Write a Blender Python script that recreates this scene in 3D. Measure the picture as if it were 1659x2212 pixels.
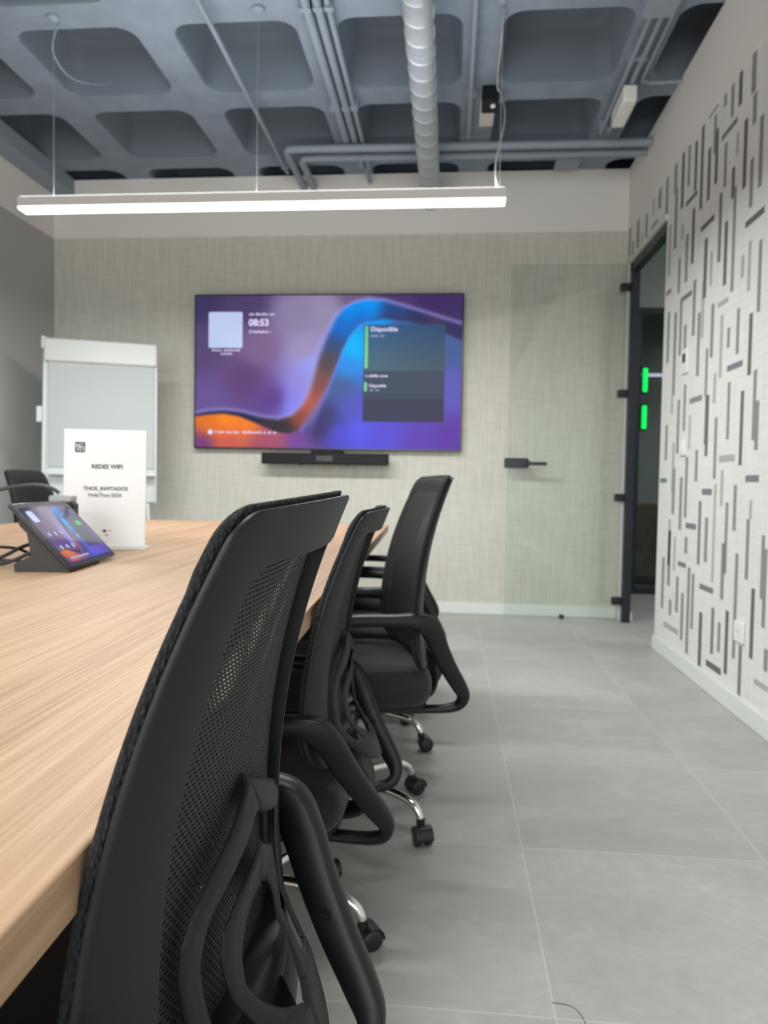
import bpy, bmesh, math, random
from mathutils import Vector, Matrix
random.seed(4)
for o in list(bpy.data.objects): bpy.data.objects.remove(o)
SC = bpy.context.scene
COL = SC.collection
PI = math.pi

# ------------------------------------------------------------------ camera
CAM_H = 0.92
YAW, PITCH, ROLL, FPX = -0.0892, -0.0402, 0.0167, 1571.54
fwd = Vector((math.sin(YAW)*math.cos(PITCH), math.cos(YAW)*math.cos(PITCH), math.sin(PITCH)))
rgt = Vector((math.cos(YAW), -math.sin(YAW), 0))
upv = rgt.cross(fwd)
r2 = rgt*math.cos(ROLL) + upv*math.sin(ROLL)
u2 = -rgt*math.sin(ROLL) + upv*math.cos(ROLL)
cd = bpy.data.cameras.new('camera')
cam = bpy.data.objects.new('camera', cd)
COL.objects.link(cam)
M = Matrix((r2, u2, -fwd)).transposed().to_4x4()
M.translation = Vector((0, 0, CAM_H))
cam.matrix_world = M
cd.sensor_fit = 'HORIZONTAL'
cd.sensor_width = 36.0
cd.lens = FPX/1659*36.0
cd.clip_start = 0.02
cd.dof.use_dof = True
cd.dof.focus_distance = 0.68
cd.dof.aperture_fstop = 11.5
SC.camera = cam

# ------------------------------------------------------------------ world, exposure
world = bpy.data.worlds.new('world')
SC.world = world
world.use_nodes = True
world.node_tree.nodes['Background'].inputs[0].default_value = (0.75, 0.82, 0.9, 1)
world.node_tree.nodes['Background'].inputs[1].default_value = 0.15
SC.view_settings.view_transform = 'Standard'
SC.view_settings.look = 'None'
SC.view_settings.gamma = 1.0
SC.view_settings.use_curve_mapping = False
SC.view_settings.exposure = 0.0
SC.cycles.use_denoising = True
SC.cycles.max_bounces = 10
SC.cycles.transparent_max_bounces = 16
SC.cycles.caustics_reflective = False
SC.cycles.caustics_refractive = False
PENDANT_W = 1.0      # watts of each linear pendant
PENDANT_COL = (0.975, 1.0, 0.985)

# added fill light, shining in through a made-up window behind the camera
DL = bpy.data.lights.new('added_rear_fill', 'AREA'); DL.shape = 'RECTANGLE'; DL.size = 3.6; DL.size_y = 2.55
DL.energy = 190.0; DL.color = (0.95, 0.98, 1.0)
DLO = bpy.data.objects.new('added_rear_fill', DL); DLO.location = (-0.875, -4.78, 1.55); DLO.rotation_euler = (PI/2, 0, 0); COL.objects.link(DLO)

# ------------------------------------------------------------------ material helpers
def mat(name, col, rough=0.5, metal=0.0, spec=0.5, emit=None, estr=0.0, trans=0.0):
    m = bpy.data.materials.new(name)
    m.use_nodes = True
    b = m.node_tree.nodes['Principled BSDF']
    b.inputs['Base Color'].default_value = (*col, 1)
    b.inputs['Roughness'].default_value = rough
    b.inputs['Metallic'].default_value = metal
    b.inputs['Specular IOR Level'].default_value = spec
    if emit:
        b.inputs['Emission Color'].default_value = (*emit, 1)
        b.inputs['Emission Strength'].default_value = estr
    if trans: b.inputs['Transmission Weight'].default_value = trans
    return m

def nd(m, typ, **kw):
    n = m.node_tree.nodes.new(typ)
    for k, v in kw.items(): setattr(n, k, v)
    return n

def lk(m, a, b): m.node_tree.links.new(a, b)
def bsdf(m): return m.node_tree.nodes['Principled BSDF']

def math_n(m, op, a, b=None, c=None):
    n = nd(m, 'ShaderNodeMath', operation=op)
    for i, v in enumerate((a, b, c)):
        if v is None: continue
        if isinstance(v, (int, float)): n.inputs[i].default_value = v
        else: lk(m, v, n.inputs[i])
    return n.outputs[0]

def noise(m, vec, scale, detail=3, rough=0.55):
    n = nd(m, 'ShaderNodeTexNoise')
    n.inputs['Scale'].default_value = scale
    n.inputs['Detail'].default_value = detail
    n.inputs['Roughness'].default_value = rough
    if vec is not None: lk(m, vec, n.inputs['Vector'])
    return n.outputs['Fac']

def mapped(m, scale=(1, 1, 1), out='Object'):
    t = nd(m, 'ShaderNodeTexCoord')
    p = nd(m, 'ShaderNodeMapping')
    p.inputs['Scale'].default_value = scale
    lk(m, t.outputs[out], p.inputs['Vector'])
    return p.outputs[0]

def ramp(m, fac, stops):
    r = nd(m, 'ShaderNodeValToRGB')
    e = r.color_ramp.elements
    while len(e) < len(stops): e.new(0.5)
    for i, (p, c) in enumerate(stops):
        e[i].position = p
        e[i].color = (*c, 1) if len(c) == 3 else c
    lk(m, fac, r.inputs[0])
    return r.outputs[0]

def bump(m, h, strength=0.2, dist=0.01):
    b = nd(m, 'ShaderNodeBump')
    b.inputs['Strength'].default_value = strength
    b.inputs['Distance'].default_value = dist
    lk(m, h, b.inputs['Height'])
    lk(m, b.outputs[0], bsdf(m).inputs['Normal'])

def mixc(m, fac, a, b):
    n = nd(m, 'ShaderNodeMix', data_type='RGBA')
    for k, v in ((0, fac), (6, a), (7, b)):
        if isinstance(v, (int, float)): n.inputs[k].default_value = v
        elif isinstance(v, tuple): n.inputs[k].default_value = (*v, 1)
        else: lk(m, v, n.inputs[k])
    return n.outputs[2]

# ------------------------------------------------------------------ materials
def m_linen(name, c0, c1, axis):
    m = mat(name, c0, 0.85, spec=0.2)
    sx = (1, 60, 1, )
    h = noise(m, mapped(m, (5, 5, 150)), 1.0, 2)
    v = noise(m, mapped(m, (150, 150, 5)), 1.0, 2)
    big = noise(m, mapped(m, (1.3, 1.3, 1.3)), 1.0, 3)
    s = math_n(m, 'ADD', h, v)
    s = math_n(m, 'MULTIPLY', s, 0.5)
    c = ramp(m, s, [(0.36, c1), (0.6, c0)])
    f = math_n(m, 'MULTIPLY', big, 0.22)
    c = mixc(m, f, c, c1)
    lk(m, c, bsdf(m).inputs['Base Color'])
    bump(m, s, 0.15, 0.002)
    return m

MT = {}
MT['linen'] = m_linen('beige_linen_wallcovering', (0.72, 0.695, 0.62), (0.575, 0.553, 0.485), 'x')
MT['paper'] = m_linen('pale_grey_wallpaper', (0.85, 0.84, 0.81), (0.74, 0.73, 0.705), 'y')
MT['strip0'] = mat('dark_taupe_strip', (0.16, 0.148, 0.135), 0.8)
MT['strip1'] = mat('mid_grey_strip', (0.29, 0.282, 0.272), 0.8)
MT['strip2'] = mat('light_grey_strip', (0.46, 0.45, 0.44), 0.8)
MT['strip3'] = mat('slate_grey_strip', (0.215, 0.22, 0.245), 0.8)
def plaster(name, c, r=0.8):
    m = mat(name, c, r, spec=0.25)
    bump(m, noise(m, mapped(m, (1, 1, 1)), 140, 3), 0.06, 0.002)
    return m
MT['white_paint'] = plaster('white_wall_paint', (0.83, 0.80, 0.765))
MT['grey_wall'] = plaster('grey_wall_paint', (0.47, 0.47, 0.455))
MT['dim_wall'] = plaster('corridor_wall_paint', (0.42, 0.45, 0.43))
MT['baseboard'] = mat('white_lacquered_skirting', (0.80, 0.82, 0.80), 0.35)

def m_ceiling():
    m = mat('haze_tinted_grey_concrete', (0.16, 0.19, 0.235), 0.85, spec=0.2)
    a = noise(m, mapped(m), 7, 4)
    c = ramp(m, a, [(0.3, (0.235, 0.285, 0.36)), (0.7, (0.285, 0.34, 0.42))])  # blue of the lens haze is mixed into the grey paint
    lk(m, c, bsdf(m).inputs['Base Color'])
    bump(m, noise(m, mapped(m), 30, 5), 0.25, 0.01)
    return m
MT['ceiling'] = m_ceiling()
MT['coffer'] = mat('haze_tinted_dark_coffer', (0.155, 0.19, 0.235), 0.85, spec=0.2)  # same haze blue, in a darker tone than the ribs
MT['duct_paint'] = mat('slate_painted_steel', (0.285, 0.335, 0.40), 0.6)

def m_floor():
    m = mat('grey_porcelain_tile', (0.42, 0.42, 0.40), 0.38)
    tc = nd(m, 'ShaderNodeTexCoord')
    sep = nd(m, 'ShaderNodeSeparateXYZ')
    lk(m, tc.outputs['Object'], sep.inputs[0])
    T = 0.5954
    def line(o, off):
        t = math_n(m, 'MULTIPLY', math_n(m, 'SUBTRACT', o, off), 1/T)
        cell = math_n(m, 'FLOOR', t)
        f = math_n(m, 'FRACT', t)
        d = math_n(m, 'ABSOLUTE', math_n(m, 'SUBTRACT', f, 0.5))
        return math_n(m, 'GREATER_THAN', d, 0.5 - 0.0026), cell
    gx, cx = line(sep.outputs[0], 0.2017)
    gy, cy = line(sep.outputs[1], 1.8397)
    g = math_n(m, 'MAXIMUM', gx, gy)
    comb = nd(m, 'ShaderNodeCombineXYZ')
    lk(m, cx, comb.inputs[0]); lk(m, cy, comb.inputs[1])
    wn = nd(m, 'ShaderNodeTexWhiteNoise', noise_dimensions='3D')
    lk(m, comb.outputs[0], wn.inputs['Vector'])
    off = nd(m, 'ShaderNodeVectorMath', operation='SCALE')
    lk(m, wn.outputs['Color'], off.inputs[0]); off.inputs['Scale'].default_value = 9.0
    add = nd(m, 'ShaderNodeVectorMath', operation='ADD')
    lk(m, tc.outputs['Object'], add.inputs[0]); lk(m, off.outputs[0], add.inputs[1])
    st = nd(m, 'ShaderNodeMapping'); st.inputs['Scale'].default_value = (1.0, 1.5, 1)
    lk(m, add.outputs[0], st.inputs['Vector'])
    n1 = noise(m, st.outputs[0], 2.6, 7, 0.62)
    n2 = noise(m, st.outputs[0], 26, 4, 0.7)
    n = math_n(m, 'ADD', math_n(m, 'MULTIPLY', n1, 0.6), math_n(m, 'MULTIPLY', n2, 0.4))
    c = ramp(m, n, [(0.34, (0.375, 0.37, 0.35)), (0.52, (0.44, 0.435, 0.41)), (0.68, (0.53, 0.525, 0.495))])
    tone = math_n(m, 'MULTIPLY', wn.outputs['Value'], 0.16)
    c = mixc(m, tone, c, (0.37, 0.365, 0.345))
    c = mixc(m, math_n(m, 'MULTIPLY', g, 0.7), c, (0.62, 0.615, 0.585))
    lk(m, c, bsdf(m).inputs['Base Color'])
    r = math_n(m, 'ADD', math_n(m, 'MULTIPLY', n2, 0.2), 0.34)
    lk(m, r, bsdf(m).inputs['Roughness'])
    bump(m, n2, 0.05, 0.002)
    return m
MT['floor'] = m_floor()

def m_wood(name, axis_scale):
    m = mat(name, (0.55, 0.37, 0.23), 0.46, spec=0.22)
    v = mapped(m, axis_scale)
    n0 = noise(m, v, 1.0, 6, 0.6)
    fine = noise(m, mapped(m, tuple(a*k for a, k in zip(axis_scale, (7, 4.5, 7)))), 1.0, 3, 0.6)
    s = math_n(m, 'ADD', math_n(m, 'MULTIPLY', n0, 0.5), math_n(m, 'MULTIPLY', fine, 0.5))
    c = ramp(m, s, [(0.33, (0.29, 0.180, 0.110)), (0.47, (0.41, 0.258, 0.155)), (0.6, (0.49, 0.325, 0.205)), (0.72, (0.55, 0.38, 0.25))])
    lk(m, c, bsdf(m).inputs['Base Color'])
    bump(m, fine, 0.12, 0.001)
    return m
MT['wood'] = m_wood('oak_laminate', (30, 0.8, 30))
MT['wood_dark'] = mat('dim_oak_board', (0.24, 0.16, 0.09), 0.5)

def plastic(name, c, r, b=0.1):
    m = mat(name, c, r)
    bump(m, noise(m, mapped(m), 900, 2), b, 0.0006)
    return m
MT['frame'] = plastic('black_moulded_plastic', (0.0062, 0.0072, 0.0078), 0.44, 0.25)
bsdf(MT['frame']).inputs['Specular IOR Level'].default_value = 0.34
MT['arm'] = plastic('charcoal_arm_plastic', (0.0075, 0.0085, 0.0095), 0.42)
bsdf(MT['arm']).inputs['Specular IOR Level'].default_value = 0.38
MT['black'] = mat('black_plastic', (0.008, 0.0085, 0.010), 0.5, spec=0.25)
MT['seat'] = plastic('black_seat_fabric', (0.011, 0.0115, 0.014), 0.9, 0.6)
bsdf(MT['seat']).inputs['Sheen Weight'].default_value = 0.15
MT['chrome'] = mat('polished_chrome', (0.78, 0.76, 0.74), 0.12, 1.0)
MT['rubber'] = mat('black_caster_nylon', (0.014, 0.014, 0.015), 0.4)

def m_mesh(name, bw, rh, mortar, c, pattern_bump=0.6):
    m = mat(name, c, 0.62, spec=0.45)
    tc = nd(m, 'ShaderNodeTexCoord')
    br = nd(m, 'ShaderNodeTexBrick')
    br.offset = 0.5
    br.inputs['Scale'].default_value = 1.0
    br.inputs['Brick Width'].default_value = bw
    br.inputs['Row Height'].default_value = rh
    br.inputs['Mortar Size'].default_value = mortar
    br.inputs['Mortar Smooth'].default_value = 0.25
    lk(m, tc.outputs['UV'], br.inputs['Vector'])
    f = br.outputs['Fac']
    out = m.node_tree.nodes['Material Output']
    tr = nd(m, 'ShaderNodeBsdfTransparent')
    mx = nd(m, 'ShaderNodeMixShader')
    lk(m, math_n(m, 'GREATER_THAN', f, 0.12), mx.inputs[0])
    lk(m, tr.outputs[0], mx.inputs[1])
    lk(m, bsdf(m).outputs[0], mx.inputs[2])
    lk(m, mx.outputs[0], out.inputs['Surface'])
    bump(m, f, pattern_bump, 0.001)
    return m
MT['mesh'] = m_mesh('black_knitted_mesh', 0.0075, 0.0048, 0.0017, (0.021, 0.0235, 0.0245))
MT['mesh_front'] = m_mesh('black_spacer_mesh', 0.0075, 0.0048, 0.0021, (0.0045, 0.0045, 0.006))
def m_edge():
    m = mat('black_knit_edge', (0.012, 0.012, 0.015), 0.85)
    tc = nd(m, 'ShaderNodeTexCoord')
    vo = nd(m, 'ShaderNodeTexVoronoi', feature='F1')
    mp = nd(m, 'ShaderNodeMapping'); mp.inputs['Scale'].default_value = (1, 1, 0.55)
    lk(m, tc.outputs['Object'], mp.inputs['Vector'])
    lk(m, mp.outputs[0], vo.inputs['Vector'])
    vo.inputs['Scale'].default_value = 300
    c = ramp(m, vo.outputs['Distance'], [(0.0, (0.035, 0.035, 0.04)), (0.4, (0.010, 0.010, 0.013)), (0.8, (0.004, 0.004, 0.006))])
    lk(m, c, bsdf(m).inputs['Base Color'])
    bump(m, math_n(m, 'SUBTRACT', 1.0, vo.outputs['Distance']), 1.0, 0.004)
    return m
MT['edge'] = m_edge()
MT['galv'] = mat('galvanised_spiral_steel', (0.52, 0.57, 0.62), 0.45, 0.45)
MT['white_plastic'] = mat('white_plastic', (0.86, 0.86, 0.84), 0.4)
MT['white_metal'] = mat('white_powder_coat', (0.72, 0.69, 0.66), 0.4)
MT['diffuser'] = mat('lit_opal_diffuser', (0.9, 0.9, 0.9), 0.4, emit=(1.0, 1.0, 0.97), estr=3.5)
MT['reflected_lamp'] = mat('reflected_lamp_glow', (0.6, 0.6, 0.65), 0.4, emit=(0.8, 0.82, 0.95), estr=1.0)  # glow of a reflection, no lamp hangs there
MT['cable_white'] = mat('pale_grey_cable', (0.55, 0.55, 0.53), 0.5)
MT['steel_wire'] = mat('thin_steel_wire', (0.35, 0.39, 0.44), 0.5, 0.3)
MT['anodised'] = mat('pale_painted_aluminium', (0.70, 0.68, 0.64), 0.45, 0.0)
MT['black_metal'] = mat('black_powder_coat', (0.012, 0.015, 0.020), 0.4)
MT['display_edge'] = mat('gloss_black_bezel', (0.01, 0.01, 0.014), 0.25)
def m_glass(name, tint, rough=0.0):
    m = bpy.data.materials.new(name)
    m.use_nodes = True
    nt = m.node_tree
    nt.nodes.remove(nt.nodes['Principled BSDF'])
    out = nt.nodes['Material Output']
    tr = nt.nodes.new('ShaderNodeBsdfTransparent'); tr.inputs[0].default_value = (*tint, 1)
    gl = nt.nodes.new('ShaderNodeBsdfGlossy'); gl.inputs['Roughness'].default_value = 0.015
    lw = nt.nodes.new('ShaderNodeLayerWeight')
    pw = nt.nodes.new('ShaderNodeMath'); pw.operation = 'POWER'; pw.inputs[1].default_value = 5.0
    nt.links.new(lw.outputs['Facing'], pw.inputs[0])
    fr = nt.nodes.new('ShaderNodeMath'); fr.operation = 'MULTIPLY_ADD'; fr.inputs[1].default_value = 0.9; fr.inputs[2].default_value = 0.035
    nt.links.new(pw.outputs[0], fr.inputs[0])
    mx = nt.nodes.new('ShaderNodeMixShader')
    nt.links.new(fr.outputs[0], mx.inputs[0])
    nt.links.new(tr.outputs[0], mx.inputs[1]); nt.links.new(gl.outputs[0], mx.inputs[2])
    nt.links.new(mx.outputs[0], out.inputs['Surface'])
    return m
MT['glass'] = m_glass('green_tinted_door_glass', (0.955, 0.975, 0.962))
MT['glass_edge'] = mat('pale_green_glass_edge', (0.45, 0.56, 0.52), 0.3)
MT['glass_dark'] = m_glass('smoked_partition_glass', (0.72, 0.76, 0.77))
MT['acrylic'] = mat('clear_acrylic_edge', (0.75, 0.76, 0.76), 0.15)
MT['sheet'] = mat('white_printed_sheet', (0.76, 0.735, 0.73), 0.45)
MT['ink'] = mat('black_print', (0.03, 0.03, 0.03), 0.6)
MT['ink_grey'] = mat('grey_print', (0.12, 0.12, 0.12), 0.6)
MT['board'] = mat('whiteboard_enamel', (0.52, 0.55, 0.545), 0.25)
MT['pad'] = mat('white_flipchart_paper', (0.46, 0.485, 0.48), 0.7)
MT['easel_white'] = mat('white_easel_plastic', (0.58, 0.595, 0.585), 0.4)
MT['easel'] = mat('pale_grey_easel_steel', (0.62, 0.65, 0.645), 0.35)
MT['led'] = mat('green_status_led', (0.0, 0.3, 0.05), 0.4, emit=(0.0, 0.95, 0.12), estr=1.0)
MT['device'] = plastic('dark_umber_device_shell', (0.024, 0.020, 0.0195), 0.5)
MT['cable'] = mat('black_cable', (0.035, 0.037, 0.040), 0.42)
MT['screen_white'] = mat('screen_pale_panel', (0, 0, 0), 0.3, emit=(0.50, 0.58, 0.86), estr=1.0)
MT['screen_text'] = mat('screen_lettering', (0, 0, 0), 0.3, emit=(0.74, 0.68, 0.95), estr=1.0)
MT['screen_dim'] = mat('screen_dim_lettering', (0, 0, 0), 0.3, emit=(0.36, 0.38, 0.55), estr=1.0)
MT['screen_green'] = mat('screen_green_bar', (0, 0, 0), 0.3, emit=(0.10, 0.52, 0.22), estr=1.0)
def m_vcol(name, strength, rough=0.45):
    m = mat(name, (0.0, 0.0, 0.0), rough, spec=0.12)
    a = nd(m, 'ShaderNodeVertexColor'); a.layer_name = 'picture'
    lk(m, a.outputs[0], bsdf(m).inputs['Emission Color'])
    bsdf(m).inputs['Emission Strength'].default_value = strength
    return m
MT['screen'] = m_vcol('lit_display_picture', 1.0)
MT['screen_small'] = m_vcol('lit_touch_panel_picture', 0.75, 0.08)
bsdf(MT['screen_small']).inputs['Specular IOR Level'].default_value = 0.5

# ------------------------------------------------------------------ object helpers
def link(o, parent=None):
    COL.objects.link(o)
    if parent: o.parent = parent
    return o

def finish(name, bm, mats, parent=None, smooth=False, bevel=0.0, seg=2, loc=None, rot=None, auto=None):
    bmesh.ops.recalc_face_normals(bm, faces=bm.faces[:])
    me = bpy.data.meshes.new(name)
    bm.to_mesh(me); bm.free()
    for m in (mats if isinstance(mats, (list, tuple)) else [mats]): me.materials.append(m)
    if smooth or auto:
        for p in me.polygons: p.use_smooth = True
        if auto: me.set_sharp_from_angle(angle=math.radians(auto))
    o = bpy.data.objects.new(name, me)
    if loc: o.location = loc
    if rot: o.rotation_euler = rot
    link(o, parent)
    if bevel:
        b = o.modifiers.new('bevel', 'BEVEL'); b.width = bevel; b.segments = seg; b.limit_method = 'ANGLE'
        b.harden_normals = False
        for p in me.polygons: p.use_smooth = True
        me.set_sharp_from_angle(angle=math.radians(50))
    return o

def tag(o, label=None, cat=None, group=None, kind=None):
    if label: o['label'] = label
    if cat: o['category'] = cat
    if group: o['group'] = group
    if kind: o['kind'] = kind
    return o

def empty(name, loc=(0, 0, 0), rz=0.0, label=None, cat=None, group=None):
    o = bpy.data.objects.new(name, None)
    o.empty_display_size = 0.05
    o.location = loc; o.rotation_euler = (0, 0, rz)
    link(o)
    return tag(o, label, cat, group)

def add_box(bm, lo, hi, mi=0):
    vs = [bm.verts.new((x, y, z)) for z in (lo[2], hi[2]) for y in (lo[1], hi[1]) for x in (lo[0], hi[0])]
    for f in ((0, 2, 3, 1), (4, 5, 7, 6), (0, 1, 5, 4), (2, 6, 7, 3), (0, 4, 6, 2), (1, 3, 7, 5)):
        fc = bm.faces.new([vs[i] for i in f]); fc.material_index = mi

def box(name, lo, hi, m, parent=None, bevel=0.0, **kw):
    bm = bmesh.new(); add_box(bm, lo, hi)
    return finish(name, bm, m, parent, bevel=bevel, **kw)

def frames(pts):
    pts = [Vector(p) for p in pts]
    tang = []
    for i in range(len(pts)):
        a = pts[max(i-1, 0)]; b = pts[min(i+1, len(pts)-1)]
        tang.append((b-a).normalized())
    up = Vector((0, 0, 1)) if abs(tang[0].z) < 0.9 else Vector((1, 0, 0))
    n = (up - tang[0]*up.dot(tang[0])).normalized()
    res = []
    for i, t in enumerate(tang):
        n = (n - t*n.dot(t)).normalized()
        res.append((pts[i], t, n, t.cross(n)))
    return res

def add_tube(bm, pts, rad, seg=10, caps=True, mi=0):
    fr = frames(pts); rings = []
    for i, (p, t, n, b) in enumerate(fr):
        r = rad[i] if isinstance(rad, (list, tuple)) else rad
        rings.append([bm.verts.new(p + n*math.cos(2*PI*k/seg)*r + b*math.sin(2*PI*k/seg)*r) for k in range(seg)])
    for i in range(len(rings)-1):
        for k in range(seg):
            f = bm.faces.new((rings[i][k], rings[i][(k+1) % seg], rings[i+1][(k+1) % seg], rings[i+1][k]))
            f.material_index = mi
    if caps:
        for r in (rings[0][::-1], rings[-1]):
            f = bm.faces.new(r); f.material_index = mi

def spline(pts, n=8):
    P = [Vector(p) for p in pts]; out = []
    for i in range(len(P)-1):
        p0, p1, p2, p3 = P[max(i-1, 0)], P[i], P[i+1], P[min(i+2, len(P)-1)]
        for k in range(n):
            t = k/n
            out.append(0.5*((2*p1) + (p2-p0)*t + (2*p0-5*p1+4*p2-p3)*t*t + (3*p1-p0-3*p2+p3)*t**3))
    out.append(P[-1])
    return out

def tube(name, pts, rad, m, parent=None, seg=10, sm=0, **kw):
    bm = bmesh.new()
    if sm: pts = spline(pts, sm)
    add_tube(bm, pts, rad, seg)
    return finish(name, bm, m, parent, auto=40, **kw)

def add_lathe(bm, prof, seg=20, origin=(0, 0, 0), axis='z', mi=0):
    ox, oy, oz = origin; rings = []
    for r, h in prof:
        ring = []
        for k in range(seg):
            a = 2*PI*k/seg
            if axis == 'z': c = (ox+r*math.cos(a), oy+r*math.sin(a), oz+h)
            elif axis == 'y': c = (ox+r*math.cos(a), oy+h, oz+r*math.sin(a))
            else: c = (ox+h, oy+r*math.cos(a), oz+r*math.sin(a))
            ring.append(bm.verts.new(c))
        rings.append(ring)
    for i in range(len(rings)-1):
        for k in range(seg):
            f = bm.faces.new((rings[i][k], rings[i][(k+1) % seg], rings[i+1][(k+1) % seg], rings[i+1][k]))
            f.material_index = mi
    for r in (rings[0][::-1], rings[-1]):
        f = bm.faces.new(r); f.material_index = mi

def add_prism(bm, poly, y0, y1, mi=0):          # polygon in x,z extruded along y
    a = [bm.verts.new((x, y0, z)) for x, z in poly]
    b = [bm.verts.new((x, y1, z)) for x, z in poly]
    n = len(poly)
    fs = [bm.faces.new(a[::-1]), bm.faces.new(b)]
    for i in range(n): fs.append(bm.faces.new((a[i], a[(i+1) % n], b[(i+1) % n], b[i])))
    for f in fs: f.material_index = mi

def text_mesh(name, s, size, m, parent, loc, rot=(PI/2, 0, 0), align='LEFT', depth=0.0004, bold=0.0):
    cu = bpy.data.curves.new(name, 'FONT')
    cu.body = s; cu.size = size; cu.align_x = align; cu.align_y = 'CENTER'
    cu.extrude = depth; cu.offset = bold; cu.resolution_u = 3
    t = bpy.data.objects.new(name+'_tmp', cu); link(t)
    dg = bpy.context.evaluated_depsgraph_get()
    me = bpy.data.meshes.new_from_object(t.evaluated_get(dg))
    bpy.data.objects.remove(t); bpy.data.curves.remove(cu)
    me.name = name; me.materials.clear(); me.materials.append(m)
    o = bpy.data.objects.new(name, me)
    o.location = loc; o.rotation_euler = rot
    return link(o, parent)

def copy_tree(o, parent=None):
    c = o.copy(); COL.objects.link(c); c.parent = parent
    for ch in list(o.children): copy_tree(ch, c)
    return c

# ------------------------------------------------------------------ the room
XL, XR, YB, YF, ZC, ZW = -2.932, 1.185, 5.183, -4.6, 3.089, 2.67
WT = 0.05                                   # thickness of the right wall
DY0, DY1, DZ = 4.262, 5.075, 2.41           # doorway in the right wall

bm = bmesh.new()
add_box(bm, (XL-0.1, YF-0.1, -0.08), (4.6, 9.2, 0.0))
tag(finish('floor', bm, MT['floor']), kind='structure')

# waffle ceiling with rounded coffers
def build_ceiling():
    bm = bmesh.new()
    px, py, hw, hh, rad, dep = 0.797, 0.782, 0.305, 0.302, 0.10, 0.26
    x0, y0 = 0.515, 3.76
    def ring(cx, cy, a, b, r, z):
        out = []
        for q, (sx, sy) in enumerate(((1, 1), (-1, 1), (-1, -1), (1, -1))):
            for k in range(6):
                t = q*PI/2 + k/5*PI/2
                out.append((cx+sx*(a-r)+r*math.cos(t), cy+sy*(b-r)+r*math.sin(t), z))
        return out
    for i in range(-4, 2):
        for j in range(-11, 3):
            cx, cy = x0+px*i, y0+py*j
            outer = []
            for q, (sx, sy) in enumerate(((1, 1), (-1, 1), (-1, -1), (1, -1))):
                c = (cx+sx*px/2, cy+sy*py/2)
                for k in range(6):
                    t = k/5
                    nx = (hw-rad)*sx; ny = (hh-rad)*sy
                    ang = q*PI/2 + t*PI/2
                    ex = cx+nx+rad*math.cos(ang); ey = cy+ny+rad*math.sin(ang)
                    # project the rim point outwards on the cell border
                    if q in (0, 2): p = (c[0], ey) if t < 0.5 else (ex, c[1])
                    else: p = (ex, c[1]) if t < 0.5 else (c[0], ey)
                    outer.append((p[0], p[1], ZC))
            o = [bm.verts.new(v) for v in outer]
            lv = [o]
            for a, b, r, z in ((hw, hh, rad, ZC), (hw-0.012, hh-0.012, rad-0.01, ZC+0.015), (hw-0.05, hh-0.05, rad-0.01, ZC+dep-0.03), (hw-0.09, hh-0.09, rad-0.02, ZC+dep)):
                lv.append([bm.verts.new(v) for v in ring(cx, cy, a, b, r, z)])
            for l in range(len(lv)-1):
                for k in range(24):
                    try:
                        f = bm.faces.new((lv[l][k], lv[l][(k+1) % 24], lv[l+1][(k+1) % 24], lv[l+1][k]))
                        f.material_index = 0 if l == 0 else 1
                        f.smooth = l > 0
                    except ValueError: pass
            f = bm.faces.new(lv[-1]); f.material_index = 1
            # the square corner left out by the projected border
            for q, (sx, sy) in enumerate(((1, 1), (-1, 1), (-1, -1), (1, -1))):
                c = bm.verts.new((cx+sx*px/2, cy+sy*py/2, ZC))
                bm.faces.new((o[q*6+2], c, o[q*6+3]))
    me = bpy.data.meshes.new('ceiling')
    bmesh.ops.remove_doubles(bm, verts=bm.verts[:], dist=0.0005)
    bmesh.ops.recalc_face_normals(bm, faces=bm.faces[:])
    bm.to_mesh(me); bm.free()
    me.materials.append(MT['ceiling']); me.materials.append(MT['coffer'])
    o = bpy.data.objects.new('ceiling', me)
    return link(o)
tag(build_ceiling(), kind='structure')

bm = bmesh.new()
add_box(bm, (XL-0.1, YB, 0), (XR+WT, YB+0.1, ZW), 0)
add_box(bm, (XL-0.1, YB-0.004, ZW), (XR+WT, YB+0.1, ZC), 1)
tag(finish('wall_back', bm, [MT['linen'], MT['white_paint']]), kind='structure')
bm = bmesh.new()
add_box(bm, (XL-0.1, YF, 0), (XL, YB, ZW), 0)
add_box(bm, (XL-0.1, YF, ZW), (XL+0.003, YB, ZC), 1)
tag(finish('wall_left', bm, [MT['grey_wall'], MT['white_paint']]), kind='structure')
bm = bmesh.new()                            # wall behind the camera, with an opening added for the fill light
WX0, WX1, WZ0, WZ1 = -2.7, 0.95, 0.25, 2.85
for lo, hi in (((XL-0.1, 0), (WX0, ZC)), ((WX1, 0), (XR+WT, ZC)), ((WX0, 0), (WX1, WZ0)), ((WX0, WZ1), (WX1, ZC))):
    add_box(bm, (lo[0], YF-0.1, lo[1]), (hi[0], YF, hi[1]))
tag(finish('wall_front', bm, MT['white_paint']), kind='structure')
wd = tag(box('added_window', (WX0, YF-0.06, WZ0), (WX1, YF-0.05, WZ1), MT['glass']), kind='structure')  # made-up pane, out of view, filling the fill light's opening
bm = bmesh.new()
for x in (WX0, (WX0+WX1)/2-0.025, WX1-0.05): add_box(bm, (x, YF-0.08, WZ0), (x+0.05, YF-0.03, WZ1))
for z in (WZ0, WZ1-0.05): add_box(bm, (WX0, YF-0.08, z), (WX1, YF-0.03, z+0.05))
finish('added_window_frame', bm, MT['black_metal'], wd)

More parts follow.
